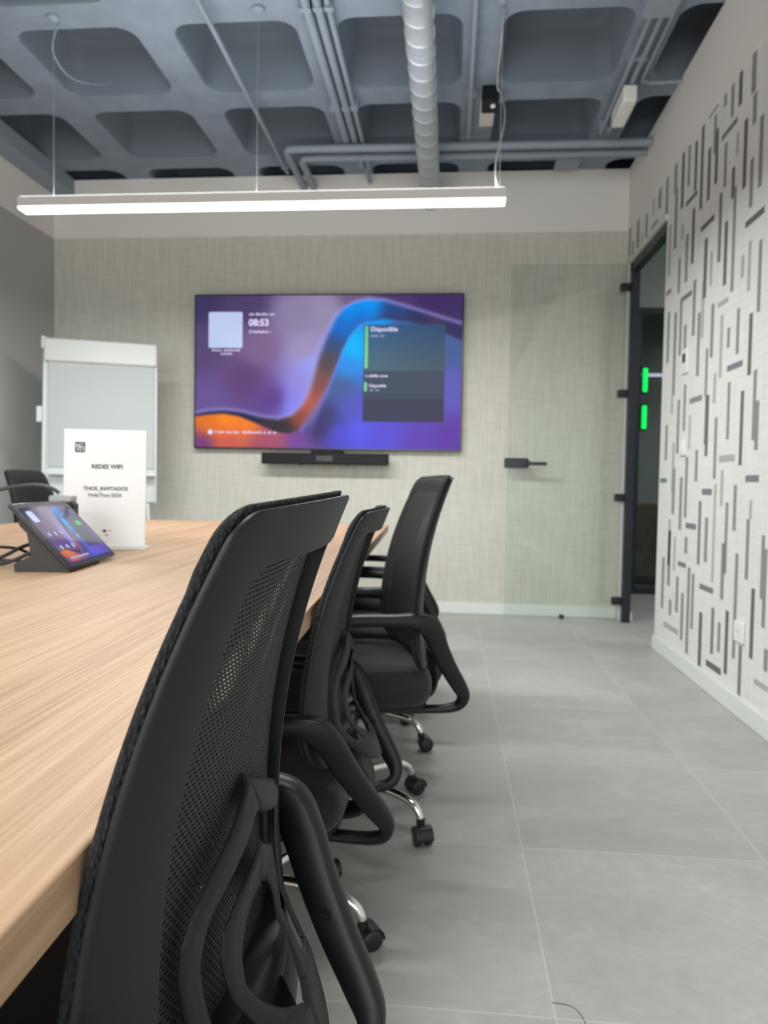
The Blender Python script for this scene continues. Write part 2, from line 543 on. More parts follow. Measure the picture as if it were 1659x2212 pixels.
# right wall: patterned paper below, white band above, doorway at its far end
STRIPS = [[3.086,3.129,2.511,2.668,1],[3.07,3.105,2.38,2.499,1],[3.226,3.261,2.531,2.668,0],[3.316,3.345,2.526,2.665,1],[3.403,3.433,2.616,2.668,1],[2.995,3.029,2.101,2.375,1],[3.153,3.187,2.159,2.438,0],[3.242,3.269,2.334,2.423,2],[3.079,3.111,2.053,2.246,1],[3.488,3.523,2.312,2.559,0],[3.521,3.549,2.463,2.636,1],[3.375,3.405,2.251,2.443,1],[3.276,3.308,2.164,2.294,0],[3.249,3.279,1.761,2.202,1],[3.414,3.448,1.936,2.242,3],[3.582,3.616,2.274,2.513,0],[3.684,3.72,2.269,2.667,0],[3.777,3.811,2.396,2.635,0],[3.883,3.917,2.461,2.665,1],[3.978,4.017,2.384,2.668,0],[4.101,4.146,2.513,2.668,1],[4.077,4.122,2.208,2.521,1],[4.258,4.299,2.441,2.659,1],[4.395,4.447,2.54,2.655,1],[3.784,3.822,2.039,2.31,0],[3.873,3.913,1.972,2.215,1],[3.962,3.992,2.214,2.296,2],[3.587,3.626,1.82,2.098,0],[3.512,3.54,1.857,2.014,2],[3.336,3.37,1.811,2.088,0],[3.14,3.17,1.789,1.88,2],[3.071,3.099,1.718,1.914,2],[2.968,2.998,1.61,1.887,1],[3.99,4.027,1.945,2.129,1],[4.174,4.214,2.086,2.366,2],[3.731,3.769,1.672,1.945,1],[3.607,3.641,1.635,1.904,2],[3.469,3.504,1.519,1.763,1],[3.652,3.688,1.462,1.766,1],[3.351,3.381,1.41,1.684,2],[3.269,3.297,1.526,1.613,1],[3.167,3.196,1.482,1.671,1],[3.034,3.065,1.375,1.62,0],[3.529,3.557,1.349,1.571,1],[4.151,4.191,1.607,1.884,1],[4.023,4.067,1.413,1.854,1],[3.938,3.973,1.612,1.898,1],[3.859,3.893,1.595,1.752,1],[3.414,3.445,1.304,1.439,2],[3.241,3.269,1.131,1.375,1],[3.093,3.122,1.016,1.319,0],[2.974,3.001,1.111,1.386,1],[2.942,2.974,1.072,1.263,1],[3.924,3.962,1.099,1.379,1],[3.832,3.865,1.211,1.445,1],[4.043,4.074,1.316,1.411,2],[3.743,3.77,1.113,1.28,2],[4.125,4.164,1.069,1.263,1],[3.495,3.542,1.122,1.351,0],[3.496,3.528,1.069,1.126,0],[3.38,3.411,0.962,1.237,1],[3.622,3.657,0.951,1.104,1],[3.988,4.025,0.892,1.158,2],[3.965,4.007,0.78,1.022,1],[3.841,3.881,0.703,0.974,1],[3.764,3.802,0.77,1.075,1],[3.285,3.313,0.843,1.0,2],[3.132,3.161,0.745,0.935,1],[3.363,3.389,0.498,0.939,2],[3.55,3.584,0.556,0.859,3],[3.455,3.49,0.579,0.785,1],[3.217,3.245,0.554,0.86,1],[2.989,3.019,0.559,0.8,1],[2.975,2.998,0.8,0.876,2],[4.014,4.052,0.501,0.749,2],[3.239,3.273,0.439,0.683,1],[2.846,2.872,0.503,0.746,1],[2.82,2.848,0.399,0.696,1],[4.001,4.046,0.392,0.689,1],[3.734,3.773,0.591,0.674,1],[3.919,3.95,0.482,0.661,2],[4.104,4.148,0.255,0.535,1],[3.96,3.998,0.24,0.323,1],[3.851,3.889,0.274,0.46,1],[3.761,3.801,0.149,0.388,1],[3.673,3.712,0.1,0.528,1],[3.614,3.646,0.236,0.504,1],[3.487,3.526,0.085,0.338,0],[3.337,3.371,0.178,0.385,3],[3.257,3.287,0.206,0.335,1],[3.17,3.203,0.131,0.402,0],[3.09,3.119,0.218,0.653,1],[2.918,2.949,0.258,0.533,0],[3.021,3.051,0.084,0.285,3],[2.784,2.815,0.243,0.325,1],[4.884,4.939,2.441,2.65,1],[4.684,4.727,2.445,2.61,1],[5.016,5.058,2.431,2.556,1],[5.107,5.15,2.486,2.668,1],[4.796,4.826,2.432,2.531,2],[4.538,4.572,2.55,2.646,2],[3.267,3.448,2.474,2.497,3],[3.761,3.93,2.365,2.387,0],[3.502,3.626,2.66,2.668,1],[3.509,3.691,2.152,2.177,0],[2.961,3.141,1.983,2.009,0],[4.142,4.231,1.985,2.009,1],[3.791,3.965,1.884,1.908,3],[3.3,3.424,1.728,1.75,2],[3.121,3.286,1.423,1.448,3],[3.592,3.769,1.337,1.364,1],[3.168,3.342,1.036,1.064,2],[2.921,3.047,0.947,0.974,3],[3.42,3.547,0.889,0.917,3],[4.118,4.235,0.947,0.971,3],[3.616,3.766,0.719,0.746,3],[3.747,3.871,0.518,0.542,3],[3.362,3.537,0.446,0.471,3],[3.835,4.084,0.161,0.189,2],[3.237,3.417,0.111,0.139,0],[2.773,2.896,0.17,0.192,2],[4.451,4.595,2.475,2.493,1]]
def build_right_wall():
    bm = bmesh.new()
    add_box(bm, (XR, YF, 0), (XR+WT, DY0, ZW), 0)
    add_box(bm, (XR, DY1, 0), (XR+WT, YB, ZW), 0)
    add_box(bm, (XR, DY0, DZ), (XR+WT, DY1, ZW), 0)
    add_box(bm, (XR-0.004, YF, ZW), (XR+WT, YB, ZC), 1)
    st = [s for s in STRIPS]
    rnd = random.Random(11)
    y = 2.72
    while y > YF+0.1:                       # the same pattern carries on towards the room's near end
        z = 0.1 + rnd.random()*0.2
        while z < 2.5:
            h = rnd.choice((0.18, 0.25, 0.3, 0.36, 0.4))
            t = rnd.choice((0, 0, 1, 1, 1, 2, 3))
            if rnd.random() < 0.22: st.append([y-0.17, y, z, z+0.026, t]); z += 0.1
            else: st.append([y-0.034, y, z, min(z+h, 2.66), t]); z += h+0.12+rnd.random()*0.2
        y -= 0.088
    for k, (y0, y1, z0, z1, t) in enumerate(st):
        x = XR - 0.0012 - (k % 4)*0.0002
        vs = [bm.verts.new(c) for c in ((x, y0, z0), (x, y1, z0), (x, y1, z1), (x, y0, z1))]
        vb = [bm.verts.new((XR+0.001, v.co.y, v.co.z)) for v in vs]
        fs = [bm.faces.new(vs)]
        for i in range(4): fs.append(bm.faces.new((vs[i], vs[(i+1) % 4], vb[(i+1) % 4], vb[i])))
        for f in fs: f.material_index = 2+t
    return finish('wall_right', bm, [MT['paper'], MT['white_paint'], MT['strip0'], MT['strip1'], MT['strip2'], MT['strip3']])
tag(build_right_wall(), kind='structure')

tag(box('baseboard_back', (XL, YB-0.014, 0), (XR, YB, 0.078), MT['baseboard'], bevel=0.003), kind='structure')
tag(box('baseboard_right', (XR-0.014, YF, 0), (XR, DY0-0.004, 0.078), MT['baseboard'], bevel=0.003), kind='structure')
tag(box('baseboard_left', (XL, YF, 0), (XL+0.014, YB, 0.078), MT['baseboard'], bevel=0.003), kind='structure')
# painted beam running along the top of the left wall
tag(box('trim_1', (XL, YF, 2.985), (-2.772, YB, ZC+0.01), MT['duct_paint'], bevel=0.006), kind='structure')

# doorway: pale outer trim and black inner frame
bm = bmesh.new()
add_box(bm, (XR-0.022, DY0-0.03, DZ), (XR+0.004, DY1+0.035, DZ+0.03))
add_box(bm, (XR-0.022, DY1, 0), (XR+0.004, DY1+0.035, DZ))
tag(finish('trim_2', bm, MT['anodised'], bevel=0.002), kind='structure')
bm = bmesh.new()
add_box(bm, (XR-0.004, DY1-0.055, 0), (XR+WT, DY1, DZ))
add_box(bm, (XR-0.004, DY0, DZ-0.055), (XR+WT, DY1, DZ))
add_box(bm, (XR+0.012, DY0, 0), (XR+WT, DY0+0.03, DZ))
tag(finish('trim_3', bm, MT['black_metal'], bevel=0.002), kind='structure')

# glass door swung open in front of the back wall
dy = 5.07
door = box('door_1', (0.394, dy-0.005, 0.012), (1.150, dy+0.005, DZ), MT['glass'])
tag(door, kind='structure')
bm = bmesh.new()
add_box(bm, (0.3925, dy-0.0052, 0.012), (0.394, dy+0.0052, DZ))
add_box(bm, (0.394, dy-0.0052, DZ), (1.150, dy+0.0052, DZ+0.0015))
add_box(bm, (1.150, dy-0.0052, 0.012), (1.152, dy+0.0052, DZ))
finish('glass_edge', bm, MT['glass_edge'], door)
for z in (2.258, 1.548, 0.845, 0.140):
    bm = bmesh.new()
    add_box(bm, (1.118, dy-0.020, z-0.026), (1.205, dy+0.016, z+0.026))
    add_box(bm, (1.19, dy-0.052, z-0.022), (1.215, dy-0.0, z+0.022))
    finish('hinge', bm, MT['black_metal'], door, bevel=0.003)
bm = bmesh.new()
add_box(bm, (0.372, dy-0.022, 1.036), (0.536, dy+0.020, 1.104))
add_box(bm, (0.515, dy-0.05, 1.052), (0.545, dy-0.018, 1.086))
add_box(bm, (0.515, dy-0.062, 1.055), (0.655, dy-0.046, 1.078))
finish('door_handle', bm, MT['black_metal'], door, bevel=0.006)

# ------------------------------------------------------------------ corridor and the room beyond the doorway
PY = 6.42
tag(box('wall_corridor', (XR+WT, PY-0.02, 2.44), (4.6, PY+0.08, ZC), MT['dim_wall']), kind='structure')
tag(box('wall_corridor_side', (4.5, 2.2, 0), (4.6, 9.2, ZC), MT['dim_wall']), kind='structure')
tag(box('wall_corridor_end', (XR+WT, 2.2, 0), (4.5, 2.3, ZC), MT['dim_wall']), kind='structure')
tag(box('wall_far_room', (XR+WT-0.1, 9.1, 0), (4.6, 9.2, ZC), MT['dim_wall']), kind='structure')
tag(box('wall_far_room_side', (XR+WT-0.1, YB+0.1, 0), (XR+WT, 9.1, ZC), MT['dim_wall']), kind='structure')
tag(box('ceiling_corridor', (XR+WT, 2.2, ZC), (4.6, 9.2, ZC+0.1), MT['coffer']), kind='structure')
bm = bmesh.new()
add_box(bm, (XR+WT, PY-0.02, 2.39), (4.5, PY+0.03, 2.44))
add_box(bm, (XR+WT, PY-0.02, 0.0), (4.5, PY+0.03, 0.045))
add_box(bm, (1.565, PY-0.02, 0.045), (1.605, PY+0.03, 2.39))
tag(finish('trim_4', bm, MT['black_metal'], bevel=0.002), kind='structure')
tag(box('window_1', (XR+WT, PY-0.003, 0.045), (4.5, PY+0.003, 2.39), MT['glass_dark']), kind='structure')

def room_panel(z0, z1, label):
    t = empty('room_booking_panel', (1.633, PY-0.022, (z0+z1)/2), 0, label, 'room panel')
    h = (z1-z0)/2
    bm = bmesh.new(); add_box(bm, (-0.028, -0.012, -h-0.012), (0.028, 0.0005, h+0.012))
    finish('housing', bm, MT['black_metal'], t, bevel=0.004)
    bm = bmesh.new(); add_tube(bm, [(0.002, -0.014, -h+0.012), (0.002, -0.014, -h*0.3), (0.002, -0.014, h*0.3), (0.002, -0.014, h-0.012)], [0.021]*4, 14)
    add_lathe(bm, [(0.012, -0.008), (0.019, -0.004), (0.021, 0)], 14, (0.002, -0.014, -h+0.012))
    add_lathe(bm, [(0.021, 0), (0.019, 0.004), (0.012, 0.008)], 14, (0.002, -0.014, h-0.012))
    finish('status_light', bm, MT['led'], t, auto=50)
room_panel(1.722, 1.932, 'upper of the two glowing green light bars seen through the doorway')
room_panel(1.410, 1.616, 'lower of the two glowing green light bars seen through the doorway')

c = empty('storage_cabinet', (1.95, 7.2, 0), 0, 'low wooden cabinet behind the dark glass across the corridor', 'cabinet')
box('carcass', (-0.5, -0.2, 0.08), (0.5, 0.2, 0.74), MT['wood_dark'], c, bevel=0.003)
box('cabinet_top', (-0.52, -0.22, 0.74), (0.52, 0.22, 0.775), MT['wood'], c, bevel=0.004)
box('plinth', (-0.48, -0.17, 0.0), (0.48, 0.18, 0.08), MT['black'], c)
c = empty('metal_chair', (1.96, 6.8, 0), 0, 'chrome framed chair glimpsed behind the dark corridor glass', 'chair')
for sx in (-0.0, 0.4):
    tube('side_frame', [(sx-0.04, -0.17, 0.011), (sx-0.02, -0.2, 0.05), (sx-0.02, -0.2, 0.60), (sx, -0.15, 0.65), (sx, 0.1, 0.65), (sx, 0.15, 0.6), (sx, 0.15, 0.011)], 0.011, MT['chrome'], c, sm=5)
box('seat', (0, -0.18, 0.43), (0.4, 0.17, 0.47), MT['seat'], c, bevel=0.012)

# ------------------------------------------------------------------ ceiling services
def pipe_thing(name, pts, r, m, label, cat='conduit', group=None, clips=(), seg=10):
    o = tube(name, pts, r, m, seg=seg)
    tag(o, label, cat, group)
    for p in clips:
        box('pipe_clip', (p[0]-r-0.012, p[1]-0.012, p[2]-0.004), (p[0]+r+0.012, p[1]+0.012, ZC-0.0015), MT['duct_paint'], o)
    return o

def build_duct():
    bm = bmesh.new()
    cx, cz, r = -0.172, 2.905, 0.064
    y = YF; prof = []
    while y < YB:
        prof += [(r, y), (r+0.0005, y+0.006), (r+0.004, y+0.010), (r+0.0005, y+0.014)]
        y += 0.135
    prof.append((r, YB))
    rings = []
    seg = 28
    for rr, yy in prof:
        rings.append([bm.verts.new((cx+rr*math.cos(2*PI*k/seg), min(yy + 0.135*k/seg*0.5, YB), cz+rr*math.sin(2*PI*k/seg))) for k in range(seg)])
    for i in range(len(rings)-1):
        for k in range(seg-1):
            bm.faces.new((rings[i][k], rings[i][k+1], rings[i+1][k+1], rings[i+1][k]))
        bm.faces.new((rings[i][seg-1], rings[i][0], rings[i+1][0], rings[i+1][seg-1]))
    o = finish('spiral_duct', bm, MT['galv'], auto=60)
    tag(o, 'bare galvanised spiral air duct running straight under the ceiling', 'duct')
    bm = bmesh.new(); add_lathe(bm, [(0.067, 0), (0.078, 0), (0.078, 0.012), (0.067, 0.012)], 28, (cx, YB-0.014, cz), 'y')
    finish('wall_collar', bm, MT['galv'], o, auto=40)
    for yy in (1.2, 3.36, 4.4):
        bm = bmesh.new()
        add_lathe(bm, [(0.0655, -0.012), (0.0685, -0.012), (0.0685, 0.012), (0.0655, 0.012)], 28, (cx, yy, cz), 'y')
        add_tube(bm, [(cx, yy, cz+0.066), (cx, yy, ZC)], 0.004, 6)
        finish('hanger_strap', bm, MT['galv'], o, auto=40)
build_duct()

pipe_thing('conduit', [(-1.15, YF, 3.035), (-1.15, 5.0, 3.035)], 0.013, MT['duct_paint'], 'single slim conduit crossing the coffers left of the triple pipe run',
           clips=[(-1.15, 2.6, 3.035), (-1.15, 4.93, 3.035)])
bx = (-0.685, -0.632, -0.585)
lb = ('left pipe of the triple run beside the spiral duct', 'middle pipe of the triple run beside the spiral duct', 'right pipe of the triple run beside the spiral duct')
for x, l, r, ye in zip(bx, lb, (0.022, 0.02, 0.014), (4.70, 4.95, 5.05)):
    o = pipe_thing('conduit', [(x, YF, 3.05), (x, ye, 3.05)], r, MT['duct_paint'], 'grey painted '+l, group=None)
    for yy in (3.3, 4.18):
        box('pipe_clip', (x-r-0.01, yy-0.014, 3.028), (x+r+0.01, yy+0.014, ZC-0.0015), MT['duct_paint'], o)
pipe_thing('conduit', spline([(XR, 4.60, 3.001), (0.3, 4.595, 3.001), (-0.6, 4.585, 3.001), (-1.0, 4.58, 3.001), (-1.055, 4.60, 3.001), (-1.07, 4.66, 3.001), (-1.07, 4.9, 3.001), (-1.07, YB, 3.001)], 6), 0.024, MT['duct_paint'], 'cross pipe nearer the camera turning back to the wall', 'pipe')
pipe_thing('conduit', spline([(XR, 4.73, 3.001), (0.3, 4.725, 3.001), (-0.6, 4.715, 3.001), (-0.93, 4.71, 3.001), (-0.985, 4.73, 3.001), (-1.0, 4.79, 3.001), (-1.0, 4.95, 3.001), (-1.0, YB, 3.001)], 6), 0.024, MT['duct_paint'], 'cross pipe nearer the back wall turning into it', 'pipe')
pipe_thing('conduit', [(-0.60, 4.99, 3.03), (-0.60, 5.06, 3.03), (-0.60, YB, 3.03)], 0.014, MT['duct_paint'], 'short pipe stub entering the back wall left of the duct', 'pipe')
for x, l in ((0.862, 'left of the two slim conduits beside the white emergency lamp'), (0.912, 'right of the two slim conduits beside the white emergency lamp')):
    pipe_thing('conduit', [(x, 3.386, 3.045), (x, 4.56, 3.045)], 0.012, MT['duct_paint'], l, clips=[(x, 3.8, 3.045), (x, 4.5, 3.045)])
pipe_thing('conduit', [(0.072, YF, 3.045), (0.072, 4.57, 3.045)], 0.014, MT['duct_paint'], 'slim conduit right of the spiral duct by the black sensor', clips=[(0.072, 4.1, 3.045)])
pipe_thing('conduit', spline([(XR, 4.04, 3.06), (1.03, 4.05, 3.06), (0.985, 4.03, 3.06), (0.965, 3.98, 3.06), (0.965, 3.2, 3.06)], 5), 0.010, MT['duct_paint'], 'thin bent conduit turning into the right wall band', 'conduit')
o = box('junction_box', (0.80, 3.18, 2.985), (0.945, 3.385, ZC), MT['duct_paint'], bevel=0.006)
tag(o, 'grey painted junction box on the ceiling rib at top right', 'junction box')
box('lid', (0.812, 3.192, 2.980), (0.933, 3.373, 2.985), MT['duct_paint'], o)
o = box('emergency_light', (0.868, 4.0, 2.945), (0.94, 4.295, 3.03), MT['white_plastic'], bevel=0.008)
tag(o, 'white emergency lamp box hung under the right hand conduits', 'emergency light')
bm = bmesh.new(); add_lathe(bm, [(0.009, 0), (0.009, -0.006), (0.005, -0.009)], 12, (0.9, 4.14, 2.945)); finish('indicator', bm, MT['anodised'], o, auto=40)
box('bracket', (0.878, 4.05, 3.03), (0.896, 4.25, ZC), MT['duct_paint'], o)
o = box('presence_sensor', (0.135, 4.07, 3.0), (0.225, 4.205, ZC), MT['black'], bevel=0.006)
tag(o, 'small black sensor box beside the hanging cable', 'sensor')
bm = bmesh.new(); add_lathe(bm, [(0.014, 0), (0.014, -0.008), (0.006, -0.014)], 14, (0.195, 4.115, 3.0)); finish('lens', bm, MT['white_plastic'], o, auto=40)
o = box('cover_plate', (0.13, 4.22, 3.07), (0.215, 4.5, ZC), MT['white_metal'], bevel=0.004)
tag(o, 'pale cover plate on the ceiling rib behind the black sensor', 'cover plate')
o = box('cover_plate', (0.66, 4.95, 3.06), (0.82, 5.12, ZC), MT['duct_paint'], bevel=0.004)
tag(o, 'grey box on the ceiling between cross pipes and back wall', 'junction box')

UP = 0.13            # strength of the upward light added to each pendant, as a share
# ------------------------------------------------------------------ linear pendants
def pendant(y, x0, x1, z, label, watts, mt='diffuser'):
    t = empty('pendant_light', ((x0+x1)/2, y, z), 0, label, 'pendant lamp')
    L = (x1-x0)/2; w = 0.043
    bm = bmesh.new()
    add_box(bm, (-L, -w, 0.0), (L, w, 0.045))
    finish('housing', bm, MT['white_metal'], t, bevel=0.003)
    bm = bmesh.new()
    prof = [(-w+0.003, 0.0), (-w+0.003, -0.007), (-w+0.010, -0.012), (w-0.010, -0.012), (w-0.003, -0.007), (w-0.003, 0.0)]
    a = [bm.verts.new((-L+0.004, p[0], p[1])) for p in prof]; b = [bm.verts.new((L-0.004, p[0], p[1])) for p in prof]
    for i in range(len(prof)-1): bm.faces.new((a[i], a[i+1], b[i+1], b[i]))
    bm.faces.new(a[::-1]); bm.faces.new(b)
    finish('diffuser', bm, MT['diffuser'], t)
    ld = bpy.data.lights.new('pendant_lamp', 'AREA')
    ld.shape = 'RECTANGLE'; ld.size = 2*L-0.02; ld.size_y = 2*w-0.01
    ld.energy = watts*PENDANT_W; ld.color = PENDANT_COL
    lo = bpy.data.objects.new('lamp', ld); lo.location = (0, 0, -0.016); link(lo, t)
    lu = bpy.data.lights.new('added_uplight', 'AREA')  # added uplight, brightens the ceiling and upper walls
    lu.shape = 'RECTANGLE'; lu.size = 2*L-0.02; lu.size_y = 2*w-0.02
    lu.energy = UP*watts*PENDANT_W; lu.color = PENDANT_COL
    lo = bpy.data.objects.new('uplight', lu); lo.location = (0, 0, 0.052); lo.rotation_euler = (PI, 0, 0); link(lo, t)
    bm = bmesh.new(); add_box(bm, (-L+0.01, -w+0.01, 0.045), (L-0.01, w-0.01, 0.049)); finish('added_upper_diffuser', bm, MT['diffuser'], t)  # glowing top face added to go with the uplight
    for xx in (-L+0.16, 0.0, L-0.03):
        tube('suspension_wire', [(xx, 0, 0.045), (xx, 0, ZC-z-0.001)], 0.0016, MT['steel_wire'], t, seg=6)
        bm = bmesh.new(); add_lathe(bm, [(0.028, ZC-z), (0.028, ZC-z-0.012), (0.012, ZC-z-0.026)], 16, (xx, 0, 0)); finish('ceiling_cup', bm, MT['duct_paint'], t, auto=40)
    return t
t = pendant(3.36, -2.062, 0.226, 2.196, 'long white linear pendant lamp glowing in front of the television wall', 60)
tube('feed_cable', [(1.105, 0.0, 0.045), (1.098, 0.03, 0.18), (1.15, 0.30, 0.5), (1.155, 0.62, 0.78), (1.13, 0.66, 0.862), (1.125, 0.3, 0.872), (1.12, 0.05, 0.875)], 0.0042, MT['cable_white'], t, seg=8, sm=8)
t = pendant(0.86, -2.062, 0.226, 2.196, 'added linear pendant lamp, out of view over the near end of the table', 34)  # unseen pendant added to light the near table and floor
t = pendant(-1.64, -2.062, 0.226, 2.196, 'added linear pendant lamp, out of view at the room end behind the camera', 85)  # another unseen pendant, put in to light the camera-facing surfaces
o = tube('loose_cable', [(-1.90, 3.40, ZC-0.002), (-1.945, 3.43, 2.97), (-1.94, 3.58, 2.93), (-1.90, 3.78, 3.0), (-1.87, 3.9, ZC-0.01)], 0.004, MT['duct_paint'], seg=8, sm=8)
tag(o, 'loose grey cable loop hanging from the ceiling at upper left', 'cable')

t = empty('corridor_light', (3.4, 3.3, 2.98), 0, 'linear pendant lamp hanging in the corridor outside the glass door', 'pendant lamp')
box('housing', (-0.04, -0.9, 0.0), (0.04, 0.9, 0.05), MT['white_metal'], t)
box('diffuser', (-0.036, -0.895, -0.012), (0.036, 0.895, 0.0), MT['diffuser'], t)
for yy in (-0.8, 0.8): tube('suspension_wire', [(0, yy, 0.05), (0, yy, ZC-2.98)], 0.0016, MT['steel_wire'], t, seg=6)
ld = bpy.data.lights.new('corridor_lamp', 'AREA'); ld.shape = 'RECTANGLE'; ld.size = 0.07; ld.size_y = 1.75; ld.energy = 60*PENDANT_W; ld.color = PENDANT_COL
lo = bpy.data.objects.new('lamp', ld); lo.location = (0, 0, -0.016); link(lo, t)
t = empty('reflection_bar', (2.35, 7.6, 2.05), 0, 'thin glowing bar added behind the dark glass as a reflection of the corridor lamp', 'pendant lamp')  # stands in for the corridor lamp's reflection in the glass
box('diffuser', (-0.6, -0.02, -0.014), (0.6, 0.02, 0.014), MT['reflected_lamp'], t)
for xx in (-0.5, 0.5): tube('suspension_wire', [(xx, 0, 0.014), (xx, 0, ZC-2.05)], 0.0016, MT['steel_wire'], t, seg=6)
ld = bpy.data.lights.new('added_far_room_fill', 'AREA'); ld.shape = 'RECTANGLE'; ld.size = 1.2; ld.size_y = 0.04; ld.energy = 9*PENDANT_W; ld.color = PENDANT_COL  # added light, brightens the room behind the glass
lo = bpy.data.objects.new('lamp', ld); lo.location = (0, 0, -0.017); link(lo, t)

# ------------------------------------------------------------------ mesh backed office chair
S_ = 0.88
def back_mid(z):
    t = (z-0.92)/S_ + 0.22
    return S_*(0.2035*t + 0.522*t*t + 0.0189*t**3)
def back_w(z):
    t = (z-0.92)/S_ + 0.22
    return S_*(0.2273 - 0.1634*t - 0.1408*t*t)
def back_b(z):
    t = (z-0.92)/S_ + 0.22
    return max(0.03, S_*(0.0631 - 0.0674*t))
def x_rear(u, z): return back_mid(z) - S_*0.0497*(u/0.198)**2
def x_mesh(u, z): return back_mid(z) - 0.0275 - 0.0225*(u/0.198)**2
ZT, ZB = 0.903, 0.415

def half_contour(wf, zb, zt, rt, rb, nside=36, crown=0.0):
    pts = []
    wb = wf(zb+rb)
    for i in range(8): pts.append(((wb-rb)*i/8, zb))
    for i in range(8):
        a = -PI/2 + PI/2*i/8
        pts.append((wb-rb+rb*math.cos(a), zb+rb+rb*math.sin(a)))
    for i in range(nside):
        z = zb+rb+(zt-rt-zb-rb)*i/nside
        pts.append((wf(z), z))
    wt = wf(zt-rt)
    sh = (wf(zt)-wf(zt-rt))
    for i in range(8):
        a = PI/2*i/8
        pts.append((wt-rt+rt*math.cos(a)+sh*math.sin(a), zt-rt+rt*math.sin(a)))
    we = wt-rt+sh
    for i in range(11): pts.append((we*(1-i/10), zt+crown*(1-(1-i/10)**2)))
    return pts

def full_contour(h):
    return h + [(-u, z) for u, z in h[-2:0:-1]]

OUT_H = half_contour(back_w, ZB, ZT, 0.022, 0.07, crown=0.004)
INN_H = half_contour(lambda z: back_w(z)-back_b(z), ZB+0.045, ZT-0.043, 0.022, 0.06)
CO, CI = full_contour(OUT_H), full_contour(INN_H)

def loft(bm, rings, mi=0, closed=True, uvf=None):
    n = len(rings[0])
    for i in range(len(rings)-1):
        for k in range(n if closed else n-1):
            f = bm.faces.new((rings[i][k], rings[i][(k+1) % n], rings[i+1][(k+1) % n], rings[i+1][k]))
            f.material_index = mi

def lerp2(a, b, t): return (a[0]+(b[0]-a[0])*t, a[1]+(b[1]-a[1])*t)

def mk_frame():
    bm = bmesh.new()
    spec = [(0.0, 'o', -0.006), (0.0, 'r', -0.003), (0.035, 'r', -0.0008), (0.09, 'r', 0.0), (0.5, 'r', 0.0), (0.92, 'r', 0.0), (0.975, 'r', -0.001), (1.0, 'r', -0.005), (1.0, 'm', -0.001), (0.5, 'm', -0.002), (0.06, 'o', -0.009)]
    rings = []
    for t, kind, off in spec:
        ring = []
        for a, b in zip(CO, CI):
            u, z = lerp2(a, b, t)
            if kind == 'm': x = min(x_mesh(u, z), x_rear(u, z)-0.010)+off
            elif kind == 'o': x = x_rear(u, z)+off
            else: x = x_rear(u, z)+off
            ring.append(bm.verts.new((x, u, z)))
        rings.append(ring)
    rings.append(rings[0])
    loft(bm, rings)
    return bm

def mk_panel(off, shrink, du=0.0, dv=0.0):
    bm = bmesh.new(); uvl = bm.loops.layers.uv.new('UVMap')
    NU, NZ = 24, 48
    z0, z1 = ZB+0.03, ZT-0.035
    g = []
    for j in range(NZ+1):
        z = z0+(z1-z0)*j/NZ
        w = back_w(z)-back_b(z)*shrink
        # follow the rounded corners of the opening
        if z > z1-0.02: w -= 0.004*((z-(z1-0.02))/0.02)
        if z < z0+0.05: w -= 0.05*((z0+0.05-z)/0.05)**2
        g.append([bm.verts.new((x_mesh(w*(2*i/NU-1), z)+off, w*(2*i/NU-1), z)) for i in range(NU+1)])
    for j in range(NZ):
        for i in range(NU):
            f = bm.faces.new((g[j][i], g[j][i+1], g[j+1][i+1], g[j+1][i])); f.smooth = True
            for l in f.loops: l[uvl].uv = (l.vert.co.y+du, l.vert.co.z*1.03+dv)
    return bm

def mk_cover():
    # knitted front cover: see-through field with a padded border that rolls round the frame
    bm = mk_panel(-0.008, 0.8, 0.00375, 0.0024)
    uvl = bm.loops.layers.uv.active
    spec = [(0.10, 'r', -0.0085, 0), (0.03, 'r', -0.0085, 0), (0.0, 'r', -0.0100, 0), (0.0, 'r', -0.0135, 0), (0.03, 'r', -0.0165, 0.0), (0.12, 'r', -0.0185, 0), (0.3, 'f', -0.003, 0), (0.6, 'f', -0.001, 0), (0.9, 'f', 0.0, 0)]
    rings = []
    for t, kind, off, dz in spec:
        ring = []
        for a, b in zip(CO, CI):
            u, z = lerp2(a, b, t)
            zz = z + (0.004 if z > ZT-0.05 else 0.0)*(1-max(t, 0))
            x = (x_rear(u, z)+off) if kind == 'r' else min(x_mesh(u, z)-0.008, x_rear(u, z)-0.017)+off
            ring.append(bm.verts.new((x, u, zz)))
        rings.append(ring)
    n = len(rings[0])
    for i in range(len(rings)-1):
        for k in range(n):
            f = bm.faces.new((rings[i][k], rings[i][(k+1) % n], rings[i+1][(k+1) % n], rings[i+1][k]))
            f.material_index = 1; f.smooth = True
            for l in f.loops: l[uvl].uv = (l.vert.co.y, l.vert.co.z)
    return bm

